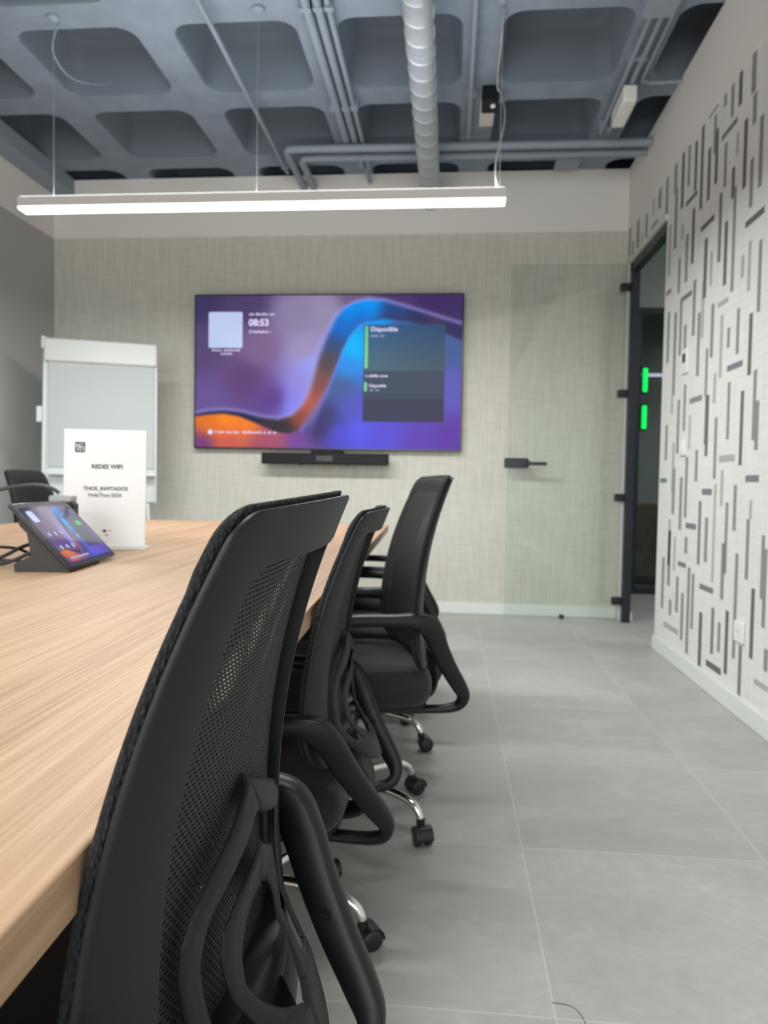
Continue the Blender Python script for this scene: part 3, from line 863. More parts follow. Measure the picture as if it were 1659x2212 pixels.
# lumbar plate: nested leaf-shaped openings, bulging backwards towards its foot
def itp(tab, z):
    if z >= tab[0][0]: return tab[0][1]
    for (a, va), (b, vb) in zip(tab, tab[1:]):
        if z >= b:
            t = (a-z)/(a-b)
            return va+(vb-va)*t
    return tab[-1][1]
UO = [(0.6475, 0.0), (0.639, 0.011), (0.630, 0.032), (0.616, 0.064), (0.601, 0.092), (0.586, 0.111), (0.56, 0.127), (0.533, 0.130), (0.48, 0.124), (0.45, 0.112), (0.427, 0.098), (0.40, 0.068), (0.386, 0.034), (0.380, 0.0)]
UB = [(0.616, 0.0), (0.607, 0.008), (0.597, 0.030), (0.586, 0.060), (0.570, 0.090), (0.550, 0.100), (0.533, 0.104), (0.510, 0.104), (0.48, 0.099), (0.455, 0.089), (0.438, 0.078)]
UI = [(0.586, 0.0), (0.577, 0.008), (0.567, 0.026), (0.555, 0.050), (0.540, 0.072), (0.52, 0.078), (0.50, 0.076), (0.48, 0.071), (0.455, 0.062), (0.438, 0.056)]
UH = [(0.543, 0.0), (0.537, 0.011), (0.530, 0.027), (0.515, 0.042), (0.50, 0.048), (0.48, 0.049), (0.462, 0.043), (0.446, 0.029), (0.436, 0.014), (0.431, 0.0)]
BU = [(0.646, 0.0), (0.638, 0.008), (0.615, 0.017), (0.586, 0.022), (0.533, 0.020), (0.48, 0.026), (0.45, 0.043), (0.427, 0.060), (0.38, 0.070)]
def x_plate(u, z): return x_mesh(u, z) + 0.0015 + itp(BU, z)*max(0.0, 1-(u/0.165)**2)

def sm_tab(tab, z):
    # piecewise-linear, softened
    e = 0.003
    return (itp(tab, z-e)+2*itp(tab, z)+itp(tab, z+e))/4 if tab[0][0]-e > z > tab[-1][0]+e else itp(tab, z)

def mk_plate():
    bm = bmesh.new()
    TH = 0.0042
    def strip(fa, fb, zs, n=5):
        rear, front = [], []
        for z in zs:
            a, b = fa(z), fb(z)
            rr, ff = [], []
            for k in range(n+1):
                t = k/n
                u = a+(b-a)*t
                edge = min(t, 1-t)*abs(b-a) if abs(a) > 1e-4 else (1-t)*abs(b-a)
                rr.append(bm.verts.new((x_plate(u, z)+TH-0.003*max(0, 1-edge/0.004), u, z)))
                ff.append(bm.verts.new((x_plate(u, z), u, z)))
            rear.append(rr); front.append(ff)
        for i in range(len(zs)-1):
            for k in range(n):
                bm.faces.new((rear[i][k], rear[i][k+1], rear[i+1][k+1], rear[i+1][k])).smooth = True
                bm.faces.new((front[i][k+1], front[i][k], front[i+1][k], front[i+1][k+1])).smooth = True
            bm.faces.new((rear[i][0], rear[i+1][0], front[i+1][0], front[i][0]))
            bm.faces.new((rear[i+1][n], rear[i][n], front[i][n], front[i+1][n]))
        bm.faces.new([*rear[0], *front[0][::-1]]); bm.faces.new([*rear[-1][::-1], *front[-1]])
    def zr(a, b, n): return [a+(b-a)*i/n for i in range(n+1)]
    Z0 = 0.438
    for s in (-1, 1):
        strip(lambda z: s*(0 if z > 0.616 else sm_tab(UB, z)), lambda z: s*max(0.0006, sm_tab(UO, z)), zr(0.6473, Z0, 60))
        strip(lambda z: s*(0 if z > 0.543 else sm_tab(UH, z)), lambda z: s*max(0.0006, sm_tab(UI, z)), zr(0.5858, Z0, 46))
        strip(lambda z: s*(sm_tab(UH, z) if z > 0.431 else 0), lambda z: s*max(0.001, sm_tab(UO, z)), zr(Z0, 0.3805, 18), 8)
    return bm

ARM_PATH = [  # x, z, in-plane thickness, width
    (-0.318, 0.510, 0.016, 0.030), (-0.311, 0.532, 0.022, 0.040), (-0.287, 0.547, 0.026, 0.046), (-0.22, 0.551, 0.028, 0.048),
    (-0.13, 0.549, 0.030, 0.046), (-0.080, 0.546, 0.040, 0.042), (-0.050, 0.535, 0.052, 0.038), (-0.029, 0.506, 0.052, 0.034),
    (-0.005, 0.458, 0.048, 0.032), (0.024, 0.408, 0.044, 0.032), (0.053, 0.364, 0.040, 0.032), (0.070, 0.332, 0.032, 0.032),
    (0.062, 0.305, 0.024, 0.030), (0.03, 0.294, 0.020, 0.030), (-0.03, 0.292, 0.018, 0.032), (-0.12, 0.292, 0.016, 0.034)]
def mk_arm(s):
    bm = bmesh.new()
    P = spline([(p[0], 0, p[1]) for p in ARM_PATH], 5)
    T = spline([(p[2], p[3], 0) for p in ARM_PATH], 5)
    rings = []
    u0 = 0.226*s
    for i, p in enumerate(P):
        a = P[max(0, i-1)]; b = P[min(len(P)-1, i+1)]
        t = (b-a).normalized(); n = Vector((-t.z, 0, t.x))
        h, w = T[i].x/2, T[i].y/2
        # the lower run tucks in below the seat
        tuck = max(0.0, min(1.0, (0.545-p.z)/0.25))*0.10 if i < 62 else 0.10+(i-62)/13*0.02
        ring = []
        for k in range(12):
            ang = 2*PI*k/12
            cx = math.copysign(abs(math.cos(ang))**0.55, math.cos(ang)); sx = math.copysign(abs(math.sin(ang))**0.55, math.sin(ang))
            q = p + n*(sx*h)
            ring.append(bm.verts.new((q.x, u0-s*tuck+cx*w, q.z)))
        rings.append(ring)
    loft(bm, rings)
    bm.faces.new(rings[0][::-1]); bm.faces.new(rings[-1])
    return bm

def mk_screw(s, x, z):
    us = 0.226-0.10*max(0.0, min(1.0, (0.545-z)/0.25))
    bm = bmesh.new()
    add_lathe(bm, [(0.006, 0), (0.006, 0.003), (0.004, 0.003), (0.004, 0.001)], 12, (0, 0, 0), 'y')
    for v in bm.verts: v.co = Vector((x, us*s - s*(0.0155+v.co.y), z+v.co.z)) + Vector((v.co.x, 0, 0))
    return bm

def mk_cushion():
    bm = bmesh.new()
    x0, x1, w, z0, z1 = -0.465, -0.012, 0.205, 0.316, 0.408
    n = 48
    rings = []
    for t in range(13):
        a = -PI/2 + PI*t/12
        inset = 0.035*(1-math.cos(a)**0.7) if t not in (0, 12) else 0.06
        z = z0+(z1-z0)*(0.5+0.5*math.sin(a))
        ring = []
        for k in range(n):
            th = 2*PI*k/n
            c, s = math.cos(th), math.sin(th)
            e = 0.32
            x = (x0+x1)/2+((x1-x0)/2-inset)*math.copysign(abs(c)**e, c)
            y = (w-inset)*math.copysign(abs(s)**e, s)
            dz = 0.012*abs(y/w)**2 if t > 6 else 0
            if x < x0+0.1: dz -= 0.03*((x0+0.1-x)/0.1)**2*(1 if t > 3 else 0.3)
            ring.append(bm.verts.new((x, y, z+dz)))
        rings.append(ring)
    loft(bm, rings)
    bm.faces.new(rings[0][::-1])
    # domed top in two more rings
    top = rings[-1]; cx = (x0+x1)/2
    prev = top
    for f_, h in ((0.75, 0.004), (0.4, 0.006)):
        r = [bm.verts.new((cx+(v.co.x-cx)*f_, v.co.y*f_, v.co.z*1.0+h-0.012*(abs(v.co.y)/w)**2*(1-f_))) for v in top]
        loft(bm, [prev, r]); prev = r
    bm.faces.new(prev)
    return bm

def mk_shell():
    bm = bmesh.new(); n = 40; rings = []
    for ins, z in ((0.06, 0.302), (0.02, 0.305), (0.004, 0.314), (0.004, 0.322), (0.03, 0.324)):
        ring = []
        for k in range(n):
            th = 2*PI*k/n; c, s = math.cos(th), math.sin(th)
            ring.append(bm.verts.new((-0.24+(0.222-ins)*math.copysign(abs(c)**0.35, c), (0.198-ins)*math.copysign(abs(s)**0.35, s), z)))
        rings.append(ring)
    loft(bm, rings); bm.faces.new(rings[0][::-1]); bm.faces.new(rings[-1])
    return bm

def mk_bracket():
    # spine that carries the back: from under the seat, round its rear edge, up into the lumbar plate
    bm = bmesh.new()
    P = spline([(-0.16, 0, 0.292), (-0.06, 0, 0.290), (0.0, 0, 0.300), (0.022, 0, 0.330), (0.020, 0, 0.375), (-0.006, 0, 0.42), (-0.034, 0, 0.46)], 6)
    rings = []
    for i, p in enumerate(P):
        a = P[max(0, i-1)]; b = P[min(len(P)-1, i+1)]; t = (b-a).normalized(); nn = Vector((-t.z, 0, t.x))
        w = 0.034 if i < 18 else 0.034+(i-18)*0.0012
        rings.append([bm.verts.new((p+nn*h)+Vector((0, y, 0))) for y, h in ((-w, -0.003), (-w+0.004, -0.007), (w-0.004, -0.007), (w, -0.003), (w, 0.003), (w-0.004, 0.007), (-w+0.004, 0.007), (-w, 0.003))])
    loft(bm, rings); bm.faces.new(rings[0][::-1]); bm.faces.new(rings[-1])
    return bm

HUB = -0.222
def mk_leg(a):
    bm = bmesh.new()
    c, s = math.cos(a), math.sin(a)
    prof = [(0.028, 0.108, 0.0135), (0.08, 0.112, 0.013), (0.15, 0.109, 0.012), (0.195, 0.103, 0.0115), (0.225, 0.090, 0.011), (0.240, 0.072, 0.0105), (0.245, 0.052, 0.010)]
    P = spline([(HUB+r*c, r*s, z) for r, z, q in prof], 5)
    R = [v.x for v in spline([(q, 0, 0) for r, z, q in prof], 5)]
    add_tube(bm, P, R, 14)
    return bm
def mk_caster(a, sw):
    bm = bmesh.new()
    c, s = math.cos(a), math.sin(a)
    ox, oy = HUB+0.245*c, 0.245*s
    d = Vector((math.cos(sw), math.sin(sw), 0)); e = Vector((-d.y, d.x, 0))
    base = Vector((ox, oy, 0))
    cen = base + d*0.016 + Vector((0, 0, 0.0235))
    # two wheels and the hood between them
    tmp = bmesh.new()
    for s0 in (-1, 1):
        add_lathe(tmp, [(0.012, s0*0.004), (0.022, s0*0.006), (0.0235, s0*0.009), (0.0235, s0*0.019), (0.021, s0*0.022), (0.010, s0*0.0235)], 22, (0, 0, 0), 'y')
    seg = 16; rr = []
    for y in (-0.0225, 0.0225):
        rr.append([tmp.verts.new((0.0255*math.cos(t*PI/seg*1.05-0.1), y, 0.0255*math.sin(t*PI/seg*1.05-0.1))) for t in range(seg+1)])
    rr2 = []
    for y in (-0.0225, 0.0225):
        rr2.append([tmp.verts.new((0.0242*math.cos(t*PI/seg*1.05-0.1), y, 0.0242*math.sin(t*PI/seg*1.05-0.1))) for t in range(seg+1)])
    for q in (rr, rr2):
        for k in range(seg): tmp.faces.new((q[0][k], q[0][k+1], q[1][k+1], q[1][k]))
    for y in (0, 1):
        for k in range(seg): tmp.faces.new((rr[y][k], rr[y][k+1], rr2[y][k+1], rr2[y][k]))
    vm = {}
    for v in tmp.verts: vm[v] = bm.verts.new(cen + d*v.co.x + e*v.co.y + Vector((0, 0, v.co.z)))
    for f in tmp.faces: bm.faces.new([vm[v] for v in f.verts])
    tmp.free()
    add_lathe(bm, [(0.011, 0.046), (0.012, 0.062), (0.006, 0.066)], 12, (ox, oy, 0))
    return bm

UPPER = ('back_frame', 'mesh_panel', 'front_cover', 'lumbar_support', 'armrest', 'seat_cushion', 'seat_shell', 'back_bracket', 'tilt_mechanism')

def make_chair(label, star=0.0):
    t = empty('office_chair', (0, 0, 0), 0, label, 'chair')
    finish('back_frame', mk_frame(), MT['frame'], t, auto=35)
    finish('mesh_panel', mk_panel(0.0, 0.9), MT['mesh'], t)
    finish('front_cover', mk_cover(), [MT['mesh_front'], MT['edge']], t)
    finish('lumbar_support', mk_plate(), MT['frame'], t)
    for s in (-1, 1):
        a = finish('armrest', mk_arm(s), MT['arm'], t, auto=50)
        for x, z in ((-0.033, 0.512), (0.012, 0.430)):
            finish('screw', mk_screw(s, x, z), MT['black'], a, auto=40)
    finish('seat_cushion', mk_cushion(), MT['seat'], t, auto=70)
    finish('seat_shell', mk_shell(), MT['black'], t, auto=40)
    finish('back_bracket', mk_bracket(), MT['arm'], t, auto=40)
    box('tilt_mechanism', (-0.31, -0.07, 0.255), (-0.13, 0.07, 0.303), MT['black'], t, bevel=0.008)
    bm = bmesh.new()
    add_lathe(bm, [(0.014, 0.10), (0.014, 0.31)], 16, (HUB, 0, 0))
    add_lathe(bm, [(0.026, 0.085), (0.026, 0.20), (0.022, 0.205)], 18, (HUB, 0, 0))
    finish('gas_column', bm, MT['black'], t, auto=40)
    bm = bmesh.new()
    add_lathe(bm, [(0.030, 0.085), (0.036, 0.092), (0.036, 0.124), (0.030, 0.13)], 20, (HUB, 0, 0))
    finish('base_hub', bm, MT['chrome'], t, auto=40)
    base_parts(t, star)
    return t

def base_parts(t, star):
    rnd = random.Random(int(star*1000)+7)
    for k in range(5):
        a = star + k*2*PI/5
        l = finish('base_leg', mk_leg(a), MT['chrome'], t, auto=60)
        finish('caster', mk_caster(a, rnd.random()*2*PI), MT['rubber'], l, auto=45)

BACK = ('back_frame', 'mesh_panel', 'front_cover', 'lumbar_support')
def place(t, x, y, phi, dz, dzs=None, roll=0.0, k=1.0):
    # k scales the chair; dz lifts the back, dzs the seat and arms on the gas column
    t.location = (x, y, 0); t.rotation_euler = (0, 0, phi); t.scale = (k, k, k)
    lift = 0.92*(1-k)/k
    if dzs is None: dzs = dz
    for ch in t.children:
        kind = ch.name.split('.')[0]
        if kind in UPPER: ch.location.z = lift + (dz if kind in BACK else dzs)
        if kind in BACK:
            ch.rotation_euler = (roll, 0, 0)
            ch.location.y = math.sin(roll)*0.7
    return t

def chair_copy(src, label, x, y, phi, dz, star, dzs=None, roll=0.0, k=1.0):
    # a copy of the chair with its parts; its five-star base stands turned its own way
    c = src.copy(); COL.objects.link(c); c['label'] = label
    for ch in list(src.children):
        if ch.name.split('.')[0] == 'base_leg': continue
        d = ch.copy(); COL.objects.link(d); d.parent = c
        d.location = (0, 0, 0); d.rotation_euler = (0, 0, 0)
        for g in ch.children:
            e = g.copy(); COL.objects.link(e); e.parent = d
    base_parts(c, star)
    return place(c, x, y, phi, dz, dzs=dzs, roll=roll, k=k)

chair = make_chair('black mesh office chair nearest the camera, its back filling the lower left', 0.35)
place(chair, -0.135, 0.585, -0.0414, 0.0, dzs=-0.012, roll=0.022, k=0.898)
chair_copy(chair, 'black mesh office chair directly behind the nearest one', -0.170, 1.44, 0.009, -0.039, -0.21, dzs=-0.072, k=0.95)
chair_copy(chair, 'black mesh office chair turned to show its front, standing out against the beige wall', -0.058, 2.008, 0.268, 0.033, -0.76, dzs=0.036)
chair_copy(chair, 'black office chair mostly hidden behind the one turned towards the camera, its chrome leg showing', -0.09, 2.55, -0.03, 0.015, -0.31)
chair_copy(chair, 'black office chair at the far corner of the table, hardly visible past the others', -0.12, 3.06, 0.0, 0.025, 0.30)
chair_copy(chair, 'black office chair across the table at far left behind the touch panel', -2.20, 3.62, PI, 0.045, 0.1)

# ------------------------------------------------------------------ conference table
TZ = 0.70
TROT = math.radians(1.74)
tb = empty('conference_table', (-0.3155, 3.80, 0), TROT, 'large oak laminate conference table with a seam along its top', 'table')
TL = 4.35
box('tabletop', (-0.837, -TL, TZ-0.036), (0.0, 0.0, TZ), MT['wood'], tb, bevel=0.002)
box('tabletop', (-1.75, -TL, TZ-0.036), (-0.847, 0.03, TZ), MT['wood'], tb, bevel=0.002)
for x in (-1.5, -0.82, -0.62, -0.28):
    for y in (-TL+0.3, -0.45):
        box('leg', (x-0.03, y-0.03, 0), (x+0.03, y+0.03, TZ-0.086), MT['black_metal'], tb, bevel=0.003)
for y in (-TL+0.3, -0.45):
    box('cross_beam', (-1.55, y-0.025, TZ-0.086), (-0.23, y+0.025, TZ-0.036), MT['black_metal'], tb, bevel=0.003)
box('side_beam', (-1.16, -TL+0.3, TZ-0.086), (-1.10, -0.45, TZ-0.036), MT['black_metal'], tb)

# ------------------------------------------------------------------ display picture (abstract ribbon), used by television and touch panel
def seg_interp(tab, x):
    if x <= tab[0][0]: return tab[0][1]
    for (a, va), (b, vb) in zip(tab, tab[1:]):
        if x <= b: return va+(vb-va)*(x-a)/(b-a)
    return tab[-1][1]
def s2l(c): return tuple(((v/255)/12.92 if v/255 <= 0.04045 else ((v/255+0.055)/1.055)**2.4) for v in c)
BGL = [((0.03, 0.03), (62, 52, 95)), ((0.2, 0.05), (78, 62, 105)), ((0.02, 0.35), (88, 72, 115)), ((0.25, 0.35), (125, 100, 140)), ((0.38, 0.12), (140, 128, 165)),
       ((0.5, 0.1), (150, 140, 172)), ((0.42, 0.35), (160, 142, 185)), ((0.2, 0.55), (95, 65, 120)), ((0.3, 0.68), (92, 60, 135)), ((0.05, 0.7), (105, 85, 150)),
       ((0.4, 0.6), (150, 140, 225)), ((0.38, 0.72), (135, 140, 250)), ((0.45, 0.45), (150, 160, 245)), ((0.9, 0.02), (62, 45, 95)), ((0.75, 0.0), (75, 55, 105)), ((0.99, 0.12), (62, 48, 98)), ((0.6, 0.02), (110, 90, 130))]
BGR = [((0.6, 0.35), (0, 185, 255)), ((0.58, 0.45), (50, 140, 235)), ((0.55, 0.6), (75, 95, 150)), ((0.47, 0.86), (62, 52, 95)), ((0.5, 0.8), (60, 62, 110)), ((0.6, 0.72), (85, 90, 190)),
       ((0.55, 0.9), (85, 80, 215)), ((0.62, 0.88), (92, 95, 240)), ((0.72, 0.93), (92, 82, 215)), ((0.95, 0.6), (98, 92, 185)), ((0.97, 0.35), (70, 95, 150)), ((0.97, 0.95), (98, 62, 165)), ((0.85, 0.98), (100, 70, 180)),
       ((0.4, 0.97), (120, 75, 160)), ((0.25, 0.98), (165, 80, 110)), ((0.13, 0.97), (195, 90, 95)), ((0.03, 0.97), (110, 60, 130)), ((0.12, 0.83), (255, 150, 25)), ((0.05, 0.85), (235, 120, 40)), ((0.2, 0.85), (250, 130, 40)), ((0.12, 0.90), (240, 105, 60)), ((0.3, 0.92), (170, 85, 110)), ((0.7, 0.2), (20, 150, 240)), ((0.78, 0.2), (60, 90, 150))]
RIB = [((0.0, 0.8), (45, 38, 70)), ((0.2, 0.79), (40, 36, 70)), ((0.34, 0.86), (48, 45, 60)), ((0.40, 0.79), (150, 75, 60)), ((0.43, 0.70), (190, 82, 55)), ((0.46, 0.55), (130, 80, 75)), ((0.485, 0.42), (85, 72, 80)),
       ((0.51, 0.3), (55, 75, 120)), ((0.53, 0.2), (20, 110, 215)), ((0.60, 0.09), (0, 150, 250)), ((0.66, 0.06), (10, 150, 250)), ((0.62, 0.16), (30, 100, 190)), ((0.75, 0.09), (40, 75, 140)), ((0.75, 0.15), (55, 55, 100)), ((0.85, 0.13), (48, 48, 90)), ((0.97, 0.22), (52, 48, 92)), ((0.9, 0.2), (70, 55, 95))]
def rbf(pts, u, v, s=0.09):
    w = 0; r = g = b = 0
    for (a, c), col in pts:
        d = ((u-a)*1.7)**2+(v-c)**2
        k = 1/(d+0.005)**1.9
        w += k; r += col[0]*k; g += col[1]*k; b += col[2]*k
    return (r/w, g/w, b/w)
# upper and lower edges of the ribbon as functions of u (monotone parts) and of v (steep part)
TOPE = [(-0.01, 0.775), (0.05, 0.755), (0.11, 0.748), (0.17, 0.757), (0.25, 0.79), (0.32, 0.805), (0.37, 0.78), (0.41, 0.71), (0.435, 0.62), (0.455, 0.48), (0.475, 0.36), (0.50, 0.25), (0.53, 0.145), (0.56, 0.085), (0.60, 0.045), (0.65, 0.025), (0.71, 0.03), (0.8, 0.075), (0.9, 0.13), (1.01, 0.19)]
LOWE = [(-0.01, 0.80), (0.05, 0.785), (0.11, 0.778), (0.17, 0.795), (0.25, 0.85), (0.31, 0.895), (0.36, 0.905), (0.41, 0.87), (0.46, 0.77), (0.505, 0.62), (0.535, 0.48), (0.56, 0.36), (0.585, 0.27), (0.62, 0.20), (0.66, 0.17), (0.72, 0.155), (0.8, 0.17), (0.9, 0.22), (1.01, 0.30)]
def smooth(x): x = max(0.0, min(1.0, x)); return x*x*(3-2*x)
def picture(u, v, panel=True):
    t, l = seg_interp(TOPE, u), seg_interp(LOWE, u)
    slope = max(1.0, min(9.0, abs(seg_interp(TOPE, u+0.01)-seg_interp(TOPE, u-0.01))/0.02))
    e = 0.010*slope
    up, lo, rb = rbf(BGL, u, v), rbf(BGR, u, v), rbf(RIB, u, v)
    a = smooth((v-t)/e*0.5+0.5); b = smooth((v-l)/e*0.5+0.5)
    c = [up[i]*(1-a)+rb[i]*a for i in range(3)]
    c = [c[i]*(1-b)+lo[i]*b for i in range(3)]
    g = math.exp(-((v-t)/(0.014*slope))**2)*0.55                # pale rim of the ribbon
    c = [c[i]+((165, 160, 235)[i]-c[i])*g for i in range(3)]
    if u < 0.40 or u > 0.66: g2 = 0
    else: g2 = math.exp(-((v-l)/(0.012*slope))**2)*0.45
    c = [c[i]+((130, 140, 250)[i]-c[i])*g2 for i in range(3)]
    if panel and 0.640 < u < 0.938 and 0.19 < v < 0.825:
        q = smooth((v-0.19)/0.3)
        pc = (62+q*26, 96+q*14, 138-q*18) if v < 0.49 else ((80, 92, 108) if v < 0.67 else (76, 76, 96))
        k = 0.86
        f = smooth((u-0.64)/0.3) if v < 0.49 else 1
        pc = tuple(pc[i]*(1-0.12*f) for i in range(3))
        c = [c[i]*(1-k)*0.6+pc[i]*k for i in range(3)]
    return s2l(c)

def picture_mesh(name, w, h, nu, nv, m, parent, to_world, panel=True, bend=None):
    me = bpy.data.meshes.new(name)
    vs = [to_world(i/nu, j/nv) for j in range(nv+1) for i in range(nu+1)]
    fs = [(j*(nu+1)+i, (j+1)*(nu+1)+i, (j+1)*(nu+1)+i+1, j*(nu+1)+i+1) for j in range(nv) for i in range(nu)]
    me.from_pydata(vs, [], fs)
    ca = me.color_attributes.new('picture', 'FLOAT_COLOR', 'POINT')
    flat = []
    for j in range(nv+1):
        for i in range(nu+1):
            c = picture(i/nu, j/nv, panel); flat += [c[0], c[1], c[2], 1.0]
    ca.data.foreach_set('color', flat)
    me.materials.append(m); me.update()
    o = bpy.data.objects.new(name, me)
    return link(o, parent)

# ------------------------------------------------------------------ television and video bar
TVX0, TVX1, TVZ0, TVZ1, TVY = -1.846, 0.076, 1.146, 2.244, 5.125
W_, H_ = TVX1-TVX0, TVZ1-TVZ0
tv = empty('television', ((TVX0+TVX1)/2, TVY, TVZ0), 0, 'large wall mounted television showing a purple and blue ribbon picture', 'television')
box('casing', (-W_/2, 0.0, 0), (W_/2, 0.045, H_), MT['display_edge'], tv, bevel=0.003)
box('wall_mount', (-0.3, 0.045, 0.25), (0.3, YB-TVY-0.001, 0.75), MT['black_metal'], tv)
bz = 0.011
scr = picture_mesh('screen', W_, H_, 256, 144, MT['screen'], tv, lambda u, v: (-W_/2+bz+(W_-2*bz)*u, -0.0012, H_-bz-(H_-2*bz)*v))
def su(u): return -W_/2+bz+(W_-2*bz)*u
def sv(v): return H_-bz-(H_-2*bz)*v
def rrect(bm, x0, x1, z0, z1, r, y):
    vs = []
    for q, (cx, cz) in enumerate(((x1-r, z1-r), (x0+r, z1-r), (x0+r, z0+r), (x1-r, z0+r))):
        for k in range(5):
            a = q*PI/2+k/4*PI/2
            vs.append((cx+r*math.cos(a), y, cz+r*math.sin(a)))
    a = [bm.verts.new(v) for v in vs]; b = [bm.verts.new((v[0], v[1]+0.0008, v[2])) for v in vs]
    bm.faces.new(a)
    n = len(a)
    for i in range(n): bm.faces.new((a[i], a[(i+1) % n], b[(i+1) % n], b[i]))
def scr_rect(name, u0, u1, v0, v1, r, m, y=-0.0028):
    bm = bmesh.new(); rrect(bm, su(u0), su(u1), sv(v1), sv(v0), r, y)
    return finish(name, bm, m, scr)
scr_rect('code_panel', 0.050, 0.180, 0.106, 0.342, 0.012, MT['screen_white'])
def scr_text(s, u, v, size, m, bold=0.0): return text_mesh('lettering', s, size, m, scr, (su(u), -0.0024, sv(v)), bold=bold)
scr_text('08:53', 0.204, 0.178, 0.066, MT['screen_text'], 0.0022)
scr_text('Disponible', 0.664, 0.222, 0.044, MT['screen_text'], 0.0008)
scr_text('Disponible', 0.661, 0.588, 0.028, MT['screen_text'], 0.0005)
def scribble(u0, u1, v, h, m, seed):
    # rows of small unreadable lettering
    rnd = random.Random(seed); bm = bmesh.new(); u = u0
    while u < u1:
        w = 0.002+rnd.random()*0.003
        if rnd.random() < 0.14: u += 0.006; continue
        z0 = sv(v+h/2); z1 = sv(v-h/2)
        rrect(bm, su(u), su(min(u+w, u1)), z0, z1 if rnd.random() < 0.3 else z0+(z1-z0)*0.72, 0.0012, -0.0026)
        u += w+0.0022
    return finish('lettering', bm, m, scr)
scribble(0.205, 0.302, 0.121, 0.017, MT['screen_text'], 1)
scribble(0.222, 0.288, 0.236, 0.017, MT['screen_text'], 2)
scr_rect('location_icon', 0.204, 0.217, 0.224, 0.248, 0.011, MT['screen_dim'])
scribble(0.062, 0.172, 0.357, 0.013, MT['screen_text'], 3)
scribble(0.092, 0.140, 0.380, 0.013, MT['screen_text'], 4)
scribble(0.665, 0.715, 0.263, 0.014, MT['screen_dim'], 5)
scribble(0.648, 0.730, 0.523, 0.016, MT['screen_text'], 6)
scribble(0.664, 0.706, 0.615, 0.014, MT['screen_dim'], 7)
scribble(0.078, 0.318, 0.899, 0.018, MT['screen_text'], 8)
scr_rect('info_icon', 0.050, 0.068, 0.884, 0.916, 0.014, MT['screen_text'])
scr_rect('status_bar', 0.6435, 0.6545, 0.198, 0.474, 0.008, MT['screen_green'])
scr_rect('status_bar', 0.6425, 0.6535, 0.565, 0.625, 0.008, MT['screen_green'])

vb = empty('video_bar', (-0.877, 5.06, 1.040), 0, 'slim black video conferencing bar mounted below the television', 'video bar')
box('housing', (-0.450, -0.02, 0.0), (0.450, 0.045, 0.080), MT['black'], vb, bevel=0.008)
box('camera_window', (-0.06, -0.0225, 0.022), (0.06, -0.0195, 0.062), MT['display_edge'], vb, bevel=0.001)
box('mounting_arm', (-0.10, 0.0, 0.076), (0.12, 0.10, 0.100), MT['black'], vb, bevel=0.004)
box('wall_plate', (-0.08, 0.045, 0.02), (0.10, YB-5.06-0.001, 0.09), MT['black'], vb)
for x in (-0.17, 0.16): box('rubber_foot', (x-0.012, -0.01, -0.006), (x+0.012, 0.02, 0.001), MT['rubber'], vb)
bm = bmesh.new(); add_lathe(bm, [(0.006, 0), (0.006, -0.008), (0.003, -0.010)], 12, (0.0, -0.005, 0.001)); finish('indicator_knob', bm, mat('amber_knob', (0.5, 0.25, 0.1), 0.4), vb, auto=40)

# ------------------------------------------------------------------ wall fittings on the right wall
def wall_fitting(name, y, z, hw, hh, label, cat):
    t = empty(name, (XR-0.0015, y, z), 0, label, cat)
    box('cover_plate', (-0.012, -hw, -hh), (0.001, hw, hh), MT['white_plastic'], t, bevel=0.003)
    return t
t = wall_fitting('thermostat', 3.845, 1.562, 0.05, 0.062, 'white thermostat with a small dark display on the patterned wall', 'thermostat')
box('display', (-0.0132, -0.026, -0.008), (-0.0115, 0.022, 0.038), MT['display_edge'], t)
t = wall_fitting('light_switch', 3.835, 1.125, 0.042, 0.042, 'plain white light switch on the patterned wall below the thermostat', 'light switch')
box('rocker', (-0.016, -0.026, -0.028), (-0.011, 0.026, 0.028), MT['white_plastic'], t, bevel=0.002)
t = wall_fitting('power_socket', 3.04, 0.342, 0.042, 0.042, 'white power socket low on the patterned wall', 'socket')
bm = bmesh.new(); add_lathe(bm, [(0.022, -0.0118), (0.022, -0.0135), (0.018, -0.0135), (0.018, -0.0122)], 20, (0, 0, 0), 'x'); finish('socket_ring', bm, MT['white_plastic'], t, auto=40)
for yy in (-0.0095, 0.0095):
    bm = bmesh.new(); add_lathe(bm, [(0.0026, -0.0121), (0.0026, -0.0126)], 10, (0, yy, 0), 'x'); finish('pin_hole', bm, MT['black'], t)
bm = bmesh.new(); add_lathe(bm, [(0.017, 0.0), (0.018, 0.004), (0.018, 0.022), (0.014, 0.028)], 16, (0.79, 5.1, 0.0))
tag(finish('door_stop', bm, MT['rubber'], auto=40), 'small black door stop on the floor under the open glass door', 'door stop')
t_ = empty('floor_guide', (1.262, 5.13, 0), 0, 'small clear plastic stop on the floor beside the door post', 'door stop')
bm = bmesh.new(); add_lathe(bm, [(0.010, 0), (0.010, 0.05), (0.007, 0.055)], 14); finish('post', bm, MT['acrylic'], t_, auto=40)
bm = bmesh.new(); add_lathe(bm, [(0.016, 0), (0.016, 0.006), (0.010, 0.008)], 14); finish('foot', bm, MT['white_plastic'], t_, auto=40)
tag(tube('hair', [(0.20, 1.282, 0.0006), (0.235, 1.275, 0.0006), (0.25, 1.24, 0.0006), (0.235, 1.20, 0.0006)], 0.0006, MT['cable'], seg=5, sm=6), 'fine dark hair lying on the floor tile at the bottom', 'hair')

